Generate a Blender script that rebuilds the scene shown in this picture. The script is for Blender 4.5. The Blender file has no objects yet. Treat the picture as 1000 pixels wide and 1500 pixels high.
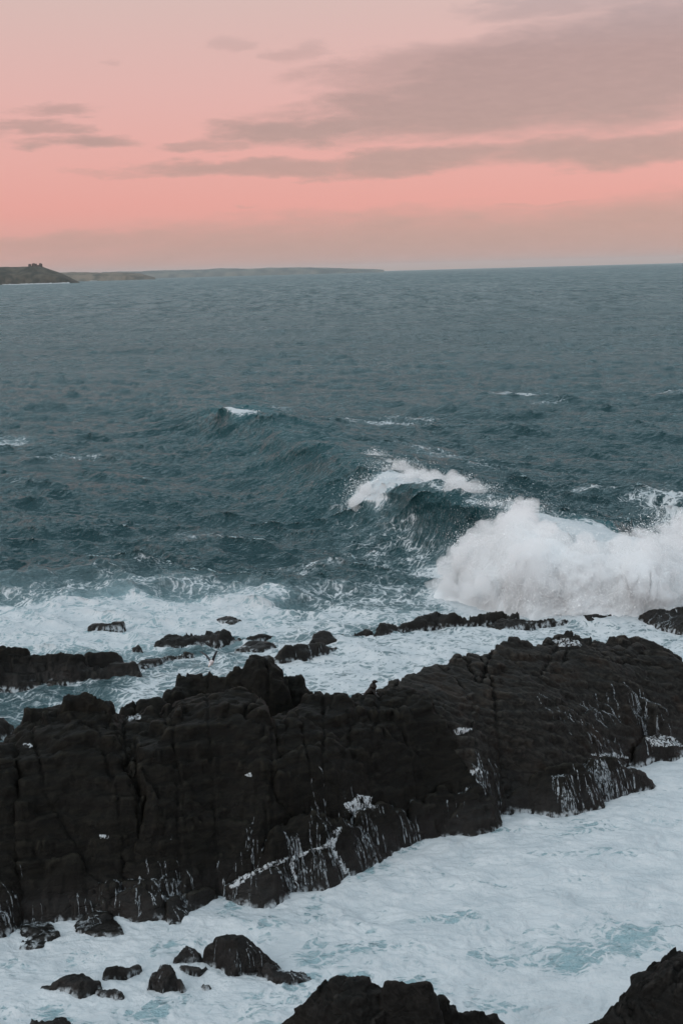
import bpy, math, random
import numpy as np
from mathutils import Vector, Matrix
from mathutils.bvhtree import BVHTree
random.seed(7); rng = np.random.default_rng(11)
SC = bpy.context.scene
COL = SC.collection
R = math.radians

# ------------------------------------------------------------------ camera
CAM_H, FPX = 24.0, 2083.0
PITCH = math.atan(352.5 / FPX)
fz = -math.sin(PITCH)
rz = -0.0269                                   # right vector tips down a little: the horizon leans
fwd = Vector((0, math.cos(PITCH), fz)).normalized()
right = Vector((math.sqrt(1 - rz * rz), 0, rz))
right = (right - fwd * right.dot(fwd)).normalized()
up = right.cross(fwd).normalized()
cam_d = bpy.data.cameras.new('camera'); cam = bpy.data.objects.new('camera', cam_d); COL.objects.link(cam)
cam.matrix_world = Matrix(((right.x, up.x, -fwd.x, 0), (right.y, up.y, -fwd.y, 0), (right.z, up.z, -fwd.z, CAM_H), (0, 0, 0, 1)))
cam_d.sensor_fit = 'VERTICAL'; cam_d.sensor_height = 36; cam_d.sensor_width = 24
cam_d.lens = FPX / 1500 * 36; cam_d.clip_start = 0.5; cam_d.clip_end = 300000
SC.camera = cam
SC.view_settings.view_transform = 'Standard'; SC.view_settings.look = 'None'
SC.view_settings.exposure = 0.0; SC.view_settings.gamma = 1; SC.view_settings.use_curve_mapping = False
SC.render.engine = 'CYCLES'
SC.cycles.use_denoising = True; SC.cycles.denoiser = 'OPENIMAGEDENOISE'; SC.cycles.denoising_prefilter = 'ACCURATE'; SC.cycles.denoising_input_passes = 'RGB_ALBEDO_NORMAL'
SC.cycles.max_bounces = 32; SC.cycles.diffuse_bounces = 8; SC.cycles.glossy_bounces = 3
SC.cycles.transmission_bounces = 2; SC.cycles.volume_bounces = 28; SC.cycles.transparent_max_bounces = 8

def ray(px, py):
    return (fwd + right * ((px - 500) / FPX) - up * ((py - 750) / FPX))
def W(px, py, z=0.0):                          # where the sight line through a picture point meets height z
    d = ray(px, py); t = (z - CAM_H) / d.z
    return (d.x * t, d.y * t, z)
def WD(px, py, D):                             # ... or lies at ground distance D
    d = ray(px, py); t = D / d.y
    return (d.x * t, D, CAM_H + d.z * t)

# ------------------------------------------------------------------ node helper
class NT:
    def __init__(s, tree): s.t = tree; s.n = tree.nodes; s.l = tree.links
    def N(s, typ, ins=None, **kw):
        n = s.n.new(typ)
        for k, v in kw.items(): setattr(n, k, v)
        for k, v in (ins or {}).items(): s.put(n.inputs[k], v)
        return n
    def put(s, sock, v):
        if isinstance(v, bpy.types.NodeSocket): s.l.new(v, sock)
        elif isinstance(v, (tuple, list)) and len(v) == 3 and sock.type == 'RGBA': sock.default_value = (*v, 1)
        else: sock.default_value = v
    def m(s, op, a, b=0.0, c=None, clamp=False):
        n = s.n.new('ShaderNodeMath'); n.operation = op; n.use_clamp = clamp
        s.put(n.inputs[0], a); s.put(n.inputs[1], b)
        if c is not None: s.put(n.inputs[2], c)
        return n.outputs[0]
    def v(s, op, a, b=(0, 0, 0), scale=None):
        n = s.n.new('ShaderNodeVectorMath'); n.operation = op
        s.put(n.inputs[0], a); s.put(n.inputs[1], b)
        if scale is not None: s.put(n.inputs['Scale'], scale)
        return n.outputs[0]
    def noise(s, vec, scale, detail=4, rough=0.5, dist=0.0, out='Fac'):
        n = s.N('ShaderNodeTexNoise', {'Vector': vec, 'Scale': scale, 'Detail': detail, 'Roughness': rough, 'Distortion': dist})
        return n.outputs[out]
    def mapr(s, x, a, b, c=0.0, d=1.0, smooth=True):
        n = s.n.new('ShaderNodeMapRange'); n.interpolation_type = 'SMOOTHSTEP' if smooth else 'LINEAR'
        for k, vv in zip(('Value', 'From Min', 'From Max', 'To Min', 'To Max'), (x, a, b, c, d)): s.put(n.inputs[k], vv)
        return n.outputs['Result']
    def mix(s, f, a, b):
        n = s.n.new('ShaderNodeMix'); n.data_type = 'RGBA'
        s.put(n.inputs[0], f); s.put(n.inputs[6], a); s.put(n.inputs[7], b)
        return n.outputs[2]
    def attr(s, name):
        n = s.n.new('ShaderNodeAttribute'); n.attribute_name = name
        return n.outputs['Fac']
def new_mat(name):
    m = bpy.data.materials.new(name); m.use_nodes = True; m.node_tree.nodes.clear()
    return m, NT(m.node_tree)

# ------------------------------------------------------------------ sky (world)
SUN_EL, SUN_AZ = R(26), R(-125)                 # soft glow of the dusk sky from behind the left shoulder
world = bpy.data.worlds.new('World'); SC.world = world; world.use_nodes = True
world.node_tree.nodes.clear()
T = NT(world.node_tree)
g = T.N('ShaderNodeTexCoord').outputs['Generated']
sep = T.N('ShaderNodeSeparateXYZ', {0: g})
dx, dy, dz = sep.outputs
elev = T.m('ARCSINE', dz)                       # radians
az = T.m('ARCTAN2', dx, dy)
def srgb(r, g_, b):
    f = lambda c: ((c / 255 + 0.055) / 1.055) ** 2.4 if c > 10 else c / 255 / 12.92
    return (f(r), f(g_), f(b))
ramp = T.N('ShaderNodeValToRGB', {0: T.m('DIVIDE', elev, R(90))})
stops = [(-2, srgb(186, 156, 147)), (0.0, srgb(186, 151, 144)), (1.3, srgb(216, 155, 149)), (2.6, srgb(232, 154, 147)),
         (4.5, srgb(232, 164, 156)), (7, srgb(228, 174, 166)), (10.2, srgb(219, 183, 174)), (13.5, srgb(205, 196, 194)),
         (19, srgb(196, 208, 214)), (35, srgb(210, 224, 232)), (55, srgb(222, 234, 242)), (90, srgb(226, 238, 245))]
cr = ramp.color_ramp
while len(cr.elements) > 1: cr.elements.remove(cr.elements[-1])
for i, (e, c) in enumerate(stops):
    el = cr.elements[0] if i == 0 else cr.elements.new(max(0, e / 90))
    el.position = max(0, e / 90); el.color = (*c, 1)
# clouds: flat banks placed by azimuth and elevation, edges broken by stretched noise
cvec = T.N('ShaderNodeCombineXYZ', {0: T.m('MULTIPLY', az, 9.0), 1: T.m('MULTIPLY', elev, 34.0), 2: 3.3}).outputs[0]
n1 = T.noise(cvec, 2.4, 6, 0.6, 0.4)
n2 = T.noise(cvec, 8.0, 4, 0.6, 0.2)
brk = T.m('ADD', T.m('MULTIPLY', T.m('SUBTRACT', n1, 0.5), 2.1), T.m('MULTIPLY', T.m('SUBTRACT', n2, 0.5), .55))
def dir_px(px, py):
    d = ray(px, py).normalized()
    return math.atan2(d.x, d.y), math.asin(d.z)
wa = T.noise(cvec, 1.1, 5, .62, out='Color'); ws = T.N('ShaderNodeSeparateXYZ', {0: wa}).outputs
azw = T.m('ADD', az, T.m('MULTIPLY', T.m('SUBTRACT', ws[0], .5), .16)); elw = T.m('ADD', elev, T.m('MULTIPLY', T.m('SUBTRACT', ws[1], .5), .035))
clouds = [  # px, py, half width, half height, tilt (rise of right end), density
    (870, 106, 370, 82, 60, 1.1), (970, 60, 200, 85, 60, 1.0), (640, 160, 240, 42, 30, 1.0), (720, 90, 200, 45, 30, .8), (620, 95, 160, 40, 25, .75), (1050, 60, 260, 90, 40, 1.0),
    (470, 190, 150, 22, 12, 1.0), (800, 5, 150, 20, 10, .7), (430, 72, 40, 18, 4, .42), (320, 62, 45, 9, 6, .35),
    (290, 216, 60, 11, 6, .75), (600, 236, 180, 20, 6, .95), (360, 246, 150, 14, 3, .85), (900, 218, 220, 28, 8, .95), (1100, 205, 160, 26, 5, .9),
    (110, 210, 95, 14, 4, .95), (20, 190, 60, 10, 4, .8), (60, 162, 80, 11, 6, .75), (160, 92, 20, 6, 0, .3),
    (370, 305, 25, 4, 0, .3), (560, 352, 560, 42, 18, .85), (900, 338, 400, 48, 16, .85), (150, 358, 340, 22, 6, .7), (190, 255, 90, 5, 0, .4),
    (800, 292, 60, 5, 2, .35), (1200, 330, 300, 45, 10, .65), (-150, 200, 120, 18, 3, .8)]
tot = None
for (px, py, hw, hh, tilt, den) in clouds:
    a0, e0 = dir_px(px, py); ra = hw / FPX; re = hh / FPX; tl = (tilt / FPX) / max(ra, 1e-4) * 0.5
    u_ = T.m('DIVIDE', T.m('SUBTRACT', azw, a0), ra)
    e_ = T.m('SUBTRACT', T.m('SUBTRACT', elw, e0), T.m('MULTIPLY', u_, tl * ra))
    v_ = T.m('DIVIDE', e_, re)
    q = T.m('SUBTRACT', 1.0, T.m('ADD', T.m('MULTIPLY', u_, u_), T.m('MULTIPLY', v_, v_)))
    q = T.m('ADD', q, T.m('MULTIPLY', brk, .5)) if hw >= 150 else T.m('ADD', q, brk)
    k = T.m('MULTIPLY', T.mapr(q, -0.42, .9), den) if hw >= 150 and py < 300 else T.m('MULTIPLY', T.mapr(q, -0.5, 1.15), den)
    tot = k if tot is None else T.m('MAXIMUM', tot, k)
# the same kind of cloud goes on, looser, over the rest of the sky
gen = T.mapr(T.m('ADD', T.noise(T.N('ShaderNodeCombineXYZ', {0: T.m('MULTIPLY', az, 3.0), 1: T.m('MULTIPLY', elev, 9.0), 2: 9.1}).outputs[0], 1.0, 5, 0.55, 0.4), 0.0), 0.45, 0.72, 0, .7)
gen = T.m('MULTIPLY', gen, T.mapr(elev, R(10.5), R(16)))
tot = T.m('MAXIMUM', tot, gen)
ccol = T.N('ShaderNodeValToRGB', {0: T.m('DIVIDE', elev, R(90))})
c2 = ccol.color_ramp
for i, (e, c) in enumerate([(0, srgb(184, 147, 141)), (3, srgb(186, 144, 137)), (8, srgb(182, 145, 138)), (18, srgb(186, 194, 200)), (90, srgb(206, 216, 223))]):
    el = c2.elements[i] if i < 2 else c2.elements.new(e / 90)
    el.position = e / 90; el.color = (*c, 1)
grain = T.mapr(n2, 0.3, 0.75, 0.97, 1.03)
skyc = T.mix(tot, ramp.outputs[0], T.v('SCALE', ccol.outputs[0], scale=grain))
nish = T.N('ShaderNodeTexSky'); nish.sky_type = 'NISHITA'; nish.sun_disc = False
nish.sun_elevation = SUN_EL; nish.sun_rotation = SUN_AZ; nish.air_density = 1.2; nish.dust_density = 0.5; nish.ozone_density = 2.0
bg1 = T.N('ShaderNodeBackground', {'Color': skyc, 'Strength': 0.93})
bg2 = T.N('ShaderNodeBackground', {'Color': nish.outputs[0], 'Strength': 0.013})
T.N('ShaderNodeOutputWorld', {'Surface': T.N('ShaderNodeAddShader', {0: bg1.outputs[0], 1: bg2.outputs[0]}).outputs[0]})

sun_d = bpy.data.lights.new('sun', 'SUN'); sun_d.energy = 1.0; sun_d.angle = R(40); sun_d.color = (1, .93, .90)
sun = bpy.data.objects.new('sun', sun_d); COL.objects.link(sun)
sd_ = Vector((math.sin(SUN_AZ) * math.cos(SUN_EL), math.cos(SUN_AZ) * math.cos(SUN_EL), math.sin(SUN_EL)))
sun.rotation_euler = sd_.to_track_quat('Z', 'Y').to_euler(); sun.location = (-60, -40, 80)

# ------------------------------------------------------------------ numpy noise
PERM = rng.permutation(256); PERM = np.concatenate([PERM, PERM, PERM])
GR = rng.normal(size=(256, 3)); GR /= np.linalg.norm(GR, axis=1)[:, None]
def perlin(x, y, z):
    xi = np.floor(x).astype(np.int64); yi = np.floor(y).astype(np.int64); zi = np.floor(z).astype(np.int64)
    xf = x - xi; yf = y - yi; zf = z - zi
    u_ = xf**3 * (xf * (xf * 6 - 15) + 10); v_ = yf**3 * (yf * (yf * 6 - 15) + 10); w_ = zf**3 * (zf * (zf * 6 - 15) + 10)
    xi &= 255; yi &= 255; zi &= 255
    out = 0
    for i in (0, 1):
        a = PERM[xi + i]; fx = xf - i; wx = u_ if i else 1 - u_
        for j in (0, 1):
            b = PERM[a + yi + j]; fy = yf - j; wy = v_ if j else 1 - v_
            for k in (0, 1):
                gi = GR[PERM[b + zi + k]]; fz_ = zf - k; wz = w_ if k else 1 - w_
                out = out + wx * wy * wz * (gi[..., 0] * fx + gi[..., 1] * fy + gi[..., 2] * fz_)
    return out
def fbm(x, y, z, octs=4, lac=2.03, gain=0.5, ridged=False):
    s = 0; a = 1; t = 0
    for o in range(octs):
        n = perlin(x + 17.3 * o, y - 9.1 * o, z + 5.7 * o)
        if ridged: n = 0.5 - np.abs(n) * 2
        s = s + a * n; t += a; a *= gain; x = x * lac; y = y * lac; z = z * lac
    return s / t
def voronoi(x, y, z):
    """F1, F2-F1 and a random number per cell."""
    xi = np.floor(x).astype(np.int64); yi = np.floor(y).astype(np.int64); zi = np.floor(z).astype(np.int64)
    f1 = np.full(x.shape, 9.0); f2 = np.full(x.shape, 9.0); cid = np.zeros(x.shape); pl = np.zeros(x.shape)
    J = rng_j
    for i in (-1, 0, 1):
        for j in (-1, 0, 1):
            for k in (-1, 0, 1):
                h = PERM[PERM[PERM[(xi + i) & 255] + ((yi + j) & 255)] + ((zi + k) & 255)]
                jx = J[h]
                d = np.sqrt((xi + i + jx[..., 0] - x)**2 + (yi + j + jx[..., 1] - y)**2 + (zi + k + jx[..., 2] - z)**2)
                n = d < f1
                f2 = np.where(n, f1, np.minimum(f2, d)); f1 = np.where(n, d, f1); cid = np.where(n, jx[..., 3], cid)
                pl = np.where(n, (jx[..., 3] * 7 % 1 - .5) * (x - xi - i - jx[..., 0]) + (jx[..., 3] * 13 % 1 - .5) * (y - yi - j - jx[..., 1]), pl)
    return f1, f2 - f1, cid + pl * 2.6
rng_j = rng.random((256, 4)) * np.array([.8, .8, .8, 1]) + np.array([.1, .1, .1, 0])
def sstep(a, b, x):
    t = np.clip((x - a) / (b - a), 0, 1); return t * t * (3 - 2 * t)
def poly_sd(X, Y, pts):
    """signed distance to a polygon, negative inside"""
    d = np.full(X.shape, 1e18); s = np.zeros(X.shape, bool); n = len(pts)
    for i in range(n):
        ax, ay = pts[i][:2]; bx, by = pts[(i + 1) % n][:2]
        ex, ey = bx - ax, by - ay; wx, wy = X - ax, Y - ay
        t = np.clip((wx * ex + wy * ey) / (ex * ex + ey * ey + 1e-12), 0, 1)
        d = np.minimum(d, (wx - ex * t)**2 + (wy - ey * t)**2)
        c = ((ay <= Y) & (by > Y)) | ((by <= Y) & (ay > Y))
        with np.errstate(divide='ignore', invalid='ignore'):
            s ^= c & (X < ax + (Y - ay) * ex / (ey if ey else 1e-12))
    return np.where(s, -1, 1) * np.sqrt(d)
def line_dist(X, Y, pts):
    d = np.full(X.shape, 1e18)
    for i in range(len(pts) - 1):
        ax, ay = pts[i][:2]; bx, by = pts[i + 1][:2]
        ex, ey = bx - ax, by - ay; wx, wy = X - ax, Y - ay
        t = np.clip((wx * ex + wy * ey) / (ex * ex + ey * ey + 1e-12), 0, 1)
        d = np.minimum(d, (wx - ex * t)**2 + (wy - ey * t)**2)
    return np.sqrt(d)

# ------------------------------------------------------------------ mesh helpers
def mesh_np(name, V, F, mats, parent=None, attrs=None, smooth=True):
    F = np.asarray(F, dtype=np.int32); k = F.shape[1]
    me = bpy.data.meshes.new(name)
    me.vertices.add(len(V)); me.vertices.foreach_set('co', np.asarray(V, dtype=np.float32).ravel())
    me.loops.add(F.size); me.loops.foreach_set('vertex_index', F.ravel())
    me.polygons.add(len(F)); me.polygons.foreach_set('loop_start', np.arange(0, F.size, k, dtype=np.int32))
    me.update(calc_edges=True)
    if smooth: me.polygons.foreach_set('use_smooth', np.ones(len(F), bool))
    for an, arr in (attrs or {}).items():
        at = me.attributes.new(an, 'FLOAT', 'POINT'); at.data.foreach_set('value', np.asarray(arr, dtype=np.float32).ravel())
    me.materials.append(mats)
    o = bpy.data.objects.new(name, me); COL.objects.link(o)
    if parent: o.parent = parent; o.matrix_parent_inverse = parent.matrix_world.inverted() if False else Matrix.Translation(-parent.location)
    return o
def grid_faces(nr, nc, keep=None):
    i = np.arange(nr * nc).reshape(nr, nc)
    F = np.stack([i[:-1, :-1], i[:-1, 1:], i[1:, 1:], i[1:, :-1]], -1).reshape(-1, 4)
    if keep is not None: F = F[keep.ravel()[F].any(1)]
    return F
def compact(V, F, attrs=None):
    u_, inv = np.unique(F, return_inverse=True)
    return V[u_], inv.reshape(F.shape), {k: v.ravel()[u_] for k, v in (attrs or {}).items()}
def empty(name, loc, label, cat, group=None):
    o = bpy.data.objects.new(name, None); COL.objects.link(o); o.location = loc; o.empty_display_size = .3
    tag(o, label, cat, group); return o
def tag(o, label=None, cat=None, group=None, kind=None):
    if label: o['label'] = label
    if cat: o['category'] = cat
    if group: o['group'] = group
    if kind: o['kind'] = kind
    return o

# ------------------------------------------------------------------ materials
def water_mat():
    m, t = new_mat('sea_water')
    P = t.N('ShaderNodeTexCoord').outputs['Object']
    f = t.attr('foam'); mk = t.attr('milk'); tl = t.attr('teal'); far = t.attr('far')
    w1 = t.v('SCALE', t.v('SUBTRACT', t.noise(P, 0.35, 3, .55, out='Color'), (.5, .5, .5)), scale=2.2)
    Pw = t.v('ADD', P, w1)
    w2 = t.v('SCALE', t.v('SUBTRACT', t.noise(Pw, 2.1, 3, .6, out='Color'), (.5, .5, .5)), scale=.45)
    Pw2 = t.v('ADD', Pw, w2)
    Ps = t.v('MULTIPLY', Pw2, (1.0, 1.35, 0))
    e1 = t.N('ShaderNodeTexVoronoi', {'Vector': Ps, 'Scale': 1.35}, feature='DISTANCE_TO_EDGE').outputs['Distance']
    e2 = t.N('ShaderNodeTexVoronoi', {'Vector': Ps, 'Scale': 3.8}, feature='DISTANCE_TO_EDGE').outputs['Distance']
    nz = t.noise(Pw2, 0.55, 6, .62)
    nf = t.noise(Pw2, 3.5, 4, .6)
    web = t.m('ADD', t.mapr(e1, 0.0, .22, .34, 0), t.mapr(e2, 0.0, .3, .20, 0))
    q = t.m('ADD', t.m('ADD', f, web), t.m('ADD', t.m('MULTIPLY', t.m('SUBTRACT', nz, .5), 1.5), t.m('MULTIPLY', t.m('SUBTRACT', nf, .5), .5)))
    fm = t.m('MULTIPLY', t.mapr(q, .70, 1.02), t.mapr(f, 0.02, .2))
    thin = t.m('MULTIPLY', t.mapr(q, .35, .95, 0, .45), t.mapr(f, .05, .35))
    # body colour of the water: deep, aerated, and thin teal crests
    base = t.mix(mk, (0.007, 0.036, 0.043), (0.30, 0.44, 0.48))
    base = t.mix(tl, base, (0.009, 0.090, 0.105))
    gust = t.noise(t.v('MULTIPLY', P, (.004, .018, 0)), 1.0, 4, .6)
    rough = t.m('ADD', t.m('MULTIPLY', far, .06), .22)
    rough = t.m('ADD', rough, t.m('MULTIPLY', t.m('SUBTRACT', gust, .5), .12))
    base = t.mix(t.m('MULTIPLY', thin, 1.0), base, (.42, .50, .53))
    # ripples
    r1 = t.noise(t.v('MULTIPLY', P, (1, 1.5, 1)), 1.5, 5, .62)
    r2 = t.noise(t.v('MULTIPLY', P, (.6, 1.2, 1)), .18, 5, .68)
    b1 = t.N('ShaderNodeBump', {'Height': r1, 'Strength': 1.0, 'Distance': .42})
    b2 = t.N('ShaderNodeBump', {'Height': r2, 'Strength': .8, 'Distance': 1.1, 'Normal': b1.outputs[0]})
    # facets too small for the mesh far out: real slopes, picked at random
    r_a = t.noise(t.v('MULTIPLY', P, (.5, .16, 0)), 1.0, 5, .75, out='Color')
    r_b = t.noise(t.v('MULTIPLY', P, (.16, .030, 0)), 1.0, 5, .8, out='Color')
    r_c = t.noise(t.v('MULTIPLY', P, (.06, .0050, 0)), 1.0, 6, .85, out='Color')
    far2 = t.attr('far2')
    def off(x, w): return t.v('SCALE', t.v('MULTIPLY', t.v('SUBTRACT', x, (.5, .5, .5)), (.7, 1.6, 0)), scale=w)
    tilt = t.v('ADD', off(r_a, t.m('ADD', t.m('MULTIPLY', far, .62), .06)), t.v('ADD', off(r_b, t.m('MULTIPLY', far2, .85)), off(r_c, t.m('MULTIPLY', far2, .55))))
    tilt = t.v('ADD', tilt, t.v('SCALE', (0, -1.0, 0), scale=t.m('ADD', t.m('MULTIPLY', far, .21), .05)))     # the slopes one sees far out are those that lean this way
    nn = t.v('NORMALIZE', t.v('ADD', b2.outputs[0], tilt))
    fr = t.N('ShaderNodeFresnel', {'IOR': 1.33, 'Normal': nn}).outputs[0]
    wat = t.N('ShaderNodeMixShader', {0: t.m('MULTIPLY', fr, .92), 1: t.N('ShaderNodeBsdfDiffuse', {'Color': base, 'Normal': nn}).outputs[0],
                                      2: t.N('ShaderNodeBsdfGlossy', {'Color': (.80, .97, 1.0), 'Roughness': rough, 'Normal': nn}).outputs[0]})
    fcol = t.mix(t.mapr(t.noise(Pw2, .5, 6, .7), .3, .7), (.48, .54, .57), (.62, .665, .685))
    bh = t.m('ADD', t.m('MULTIPLY', nf, .5), t.m('MULTIPLY', t.noise(Pw, 9.0, 3, .6), .3))
    bf = t.N('ShaderNodeBump', {'Height': t.m('ADD', bh, nz), 'Strength': .42, 'Distance': .35})
    fo = t.N('ShaderNodeBsdfPrincipled', {'Base Color': fcol, 'Roughness': .7, 'IOR': 1.2, 'Normal': bf.outputs[0]})
    mx = t.N('ShaderNodeMixShader', {0: fm, 1: wat.outputs[0], 2: fo.outputs[0]})
    t.N('ShaderNodeOutputMaterial', {'Surface': mx.outputs[0]})
    return m
def foam_mat(name='white_foam', lo=(.62, .67, .70), hi=(.84, .86, .87), trans=.25, soft=0.0, lace=0):
    m, t = new_mat(name)
    P = t.N('ShaderNodeTexCoord').outputs['Object']
    n = t.noise(P, 1.3, 6, .65)
    c = t.mix(n, lo, hi)
    b = t.N('ShaderNodeBump', {'Height': t.noise(P, 3.0, 7, .7), 'Strength': .5, 'Distance': .35})
    nn = b.outputs[0]
    if soft: nn = t.v('NORMALIZE', t.v('ADD', t.v('SCALE', nn, scale=1 - soft), (0, -.25 * soft, soft)))   # light scatters round inside the foam
    d = t.N('ShaderNodeBsdfDiffuse', {'Color': c, 'Normal': nn})
    tr = t.N('ShaderNodeBsdfTranslucent', {'Color': c, 'Normal': nn})
    sh = t.N('ShaderNodeMixShader', {0: trans, 1: d.outputs[0], 2: tr.outputs[0]}).outputs[0]
    if lace == 2:
        hol = t.mapr(t.noise(t.v('MULTIPLY', P, (1, 1, .5)), 6.0, 5, .7, .5), .44, .54)
        sh = t.N('ShaderNodeMixShader', {0: hol, 1: t.N('ShaderNodeBsdfTransparent').outputs[0], 2: sh}).outputs[0]
    if lace == 1:                                    # the film of foam is torn: holes show the wet rock
        hol = t.m('MULTIPLY', t.mapr(t.noise(t.v('MULTIPLY', P, (1, 1, .12)), 15.0, 4, .6, .5), .40, .62), t.mapr(t.noise(P, 1.6, 3, .6), .30, .52))
        sh = t.N('ShaderNodeMixShader', {0: hol, 1: t.N('ShaderNodeBsdfTransparent').outputs[0], 2: sh}).outputs[0]
    t.N('ShaderNodeOutputMaterial', {'Surface': sh})
    return m
def rock_mat(name, dark=(.0020, .0020, .0014), light=(.0125, .0118, .0085), brown=(.013, .0095, .006), brown_amt=.18, ang=35, spec=.13):
    m, t = new_mat(name)
    P = t.N('ShaderNodeTexCoord').outputs['Object']
    sepz = t.N('ShaderNodeSeparateXYZ', {0: P}).outputs[2]
    rot = t.N('ShaderNodeVectorRotate', {'Vector': P, 'Angle': R(ang)}, rotation_type='Z_AXIS').outputs[0]
    st = t.v('MULTIPLY', rot, (1.0, 4.5, 5.0))
    ns = t.noise(st, 1.1, 7, .66, .8)
    nb = t.noise(P, .55, 5, .6)
    c = t.mix(t.mapr(ns, .38, .74), dark, light)
    c = t.mix(t.mapr(nb, .5, .8, 0, brown_amt), c, brown)
    wet = t.mapr(sepz, 1.9, .2)
    wet = t.m('MULTIPLY', wet, t.mapr(nb, .2, .6, .6, 1.0))
    c = t.mix(t.m('MULTIPLY', wet, .55), c, (.006, .005, .0045))
    # pale salt and barnacle flecks
    fl = t.m('MULTIPLY', t.mapr(t.noise(st, 5.0, 4, .7, .5), .66, .80), t.mapr(t.noise(P, .8, 3, .6), .5, .68))
    c = t.mix(t.m('MULTIPLY', fl, .6), c, (.20, .20, .19))
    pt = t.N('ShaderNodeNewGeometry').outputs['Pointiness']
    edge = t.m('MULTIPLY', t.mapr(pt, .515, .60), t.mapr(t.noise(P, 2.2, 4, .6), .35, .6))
    c = t.mix(t.m('MULTIPLY', edge, .45), c, tuple(x * 3.2 for x in light))  # worn, salty edges, with thin lit lines painted along the ledges
    c = t.mix(t.mapr(pt, .49, .42, 0, .6), c, (.0025, .0025, .002))  # shade in the crevices painted into the rock colour
    wl = t.m('ADD', sepz, t.m('MULTIPLY', t.m('SUBTRACT', t.noise(P, 1.4, 4, .6), .5), -.9))
    wash = t.m('MULTIPLY', t.mapr(wl, .14, -.10), t.mapr(t.noise(t.v('MULTIPLY', P, (1, 1, .5)), 4.0, 5, .6), .45, .6))
    c = t.mix(t.m('MULTIPLY', wash, .8), c, (.50, .56, .59))
    ro = t.mapr(wet, 0, 1, .62, .34)
    ro = t.m('ADD', ro, t.m('MULTIPLY', t.m('SUBTRACT', ns, .5), .3))
    h = t.m('ADD', t.m('MULTIPLY', ns, .7), t.m('ADD', t.m('MULTIPLY', t.noise(P, 6, 6, .7), .35), t.m('MULTIPLY', t.noise(P, 24, 4, .7), .10)))
    crk = t.N('ShaderNodeTexVoronoi', {'Vector': t.v('ADD', t.v('MULTIPLY', rot, (.8, 1.5, 1.6)), t.v('SCALE', t.noise(P, 1.2, 3, .6, out='Color'), scale=.8)), 'Scale': .9}, feature='DISTANCE_TO_EDGE').outputs['Distance']
    h = t.m('SUBTRACT', h, t.mapr(crk, 0, .03, .16, 0))
    b = t.N('ShaderNodeBump', {'Height': h, 'Strength': .7, 'Distance': .11})
    s = t.N('ShaderNodeBsdfPrincipled', {'Base Color': c, 'Roughness': ro, 'Specular IOR Level': t.m('ADD', t.m('MULTIPLY', wet, .12), spec), 'Normal': b.outputs[0]})
    t.N('ShaderNodeOutputMaterial', {'Surface': s.outputs[0]})
    return m
def plain_mat(name, a, b, scale=3, rough=.7, bump=.3, spec=.3):
    m, t = new_mat(name)
    P = t.N('ShaderNodeTexCoord').outputs['Object']
    n = t.noise(P, scale, 5, .6)
    bp = t.N('ShaderNodeBump', {'Height': n, 'Strength': bump, 'Distance': 1.0 / scale * .3})
    s = t.N('ShaderNodeBsdfPrincipled', {'Base Color': t.mix(t.mapr(n, .35, .68), a, b), 'Roughness': rough, 'Specular IOR Level': spec, 'Normal': bp.outputs[0]})
    t.N('ShaderNodeOutputMaterial', {'Surface': s.outputs[0]})
    return m
M_WATER = water_mat()
M_FOAM = foam_mat(); M_SPRAY = foam_mat('airborne_spray', (.94, .95, .95), (.98, .985, .99), .0, .9); M_SURGE = foam_mat('whitewater_foam', (.84, .885, .91), (.93, .965, .98), .0, .85)
M_SHEET = foam_mat('draped_foam', (.45, .51, .54), (.72, .76, .78), .1, lace=2); M_TRICKLE = foam_mat('running_foam', (.13, .16, .18), (.56, .62, .65), .1, lace=1)
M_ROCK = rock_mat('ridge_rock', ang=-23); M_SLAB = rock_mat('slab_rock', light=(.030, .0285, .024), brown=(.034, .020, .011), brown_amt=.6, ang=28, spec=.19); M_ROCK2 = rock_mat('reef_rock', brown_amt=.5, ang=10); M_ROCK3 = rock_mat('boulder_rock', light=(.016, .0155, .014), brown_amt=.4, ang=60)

# ------------------------------------------------------------------ the sea
def catmull(P_, n=12):
    P_ = [np.array(p, float) for p in P_]; P_ = [2 * P_[0] - P_[1]] + P_ + [2 * P_[-1] - P_[-2]]; out = []
    for i in range(1, len(P_) - 2):
        for k in range(n):
            t = k / n; p0, p1, p2, p3 = P_[i - 1:i + 3]
            out.append(.5 * ((2 * p1) + (-p0 + p2) * t + (2 * p0 - 5 * p1 + 4 * p2 - p3) * t * t + (-p0 + 3 * p1 - 3 * p2 + p3) * t**3))
    out.append(P_[-2]); return np.array(out)
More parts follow.
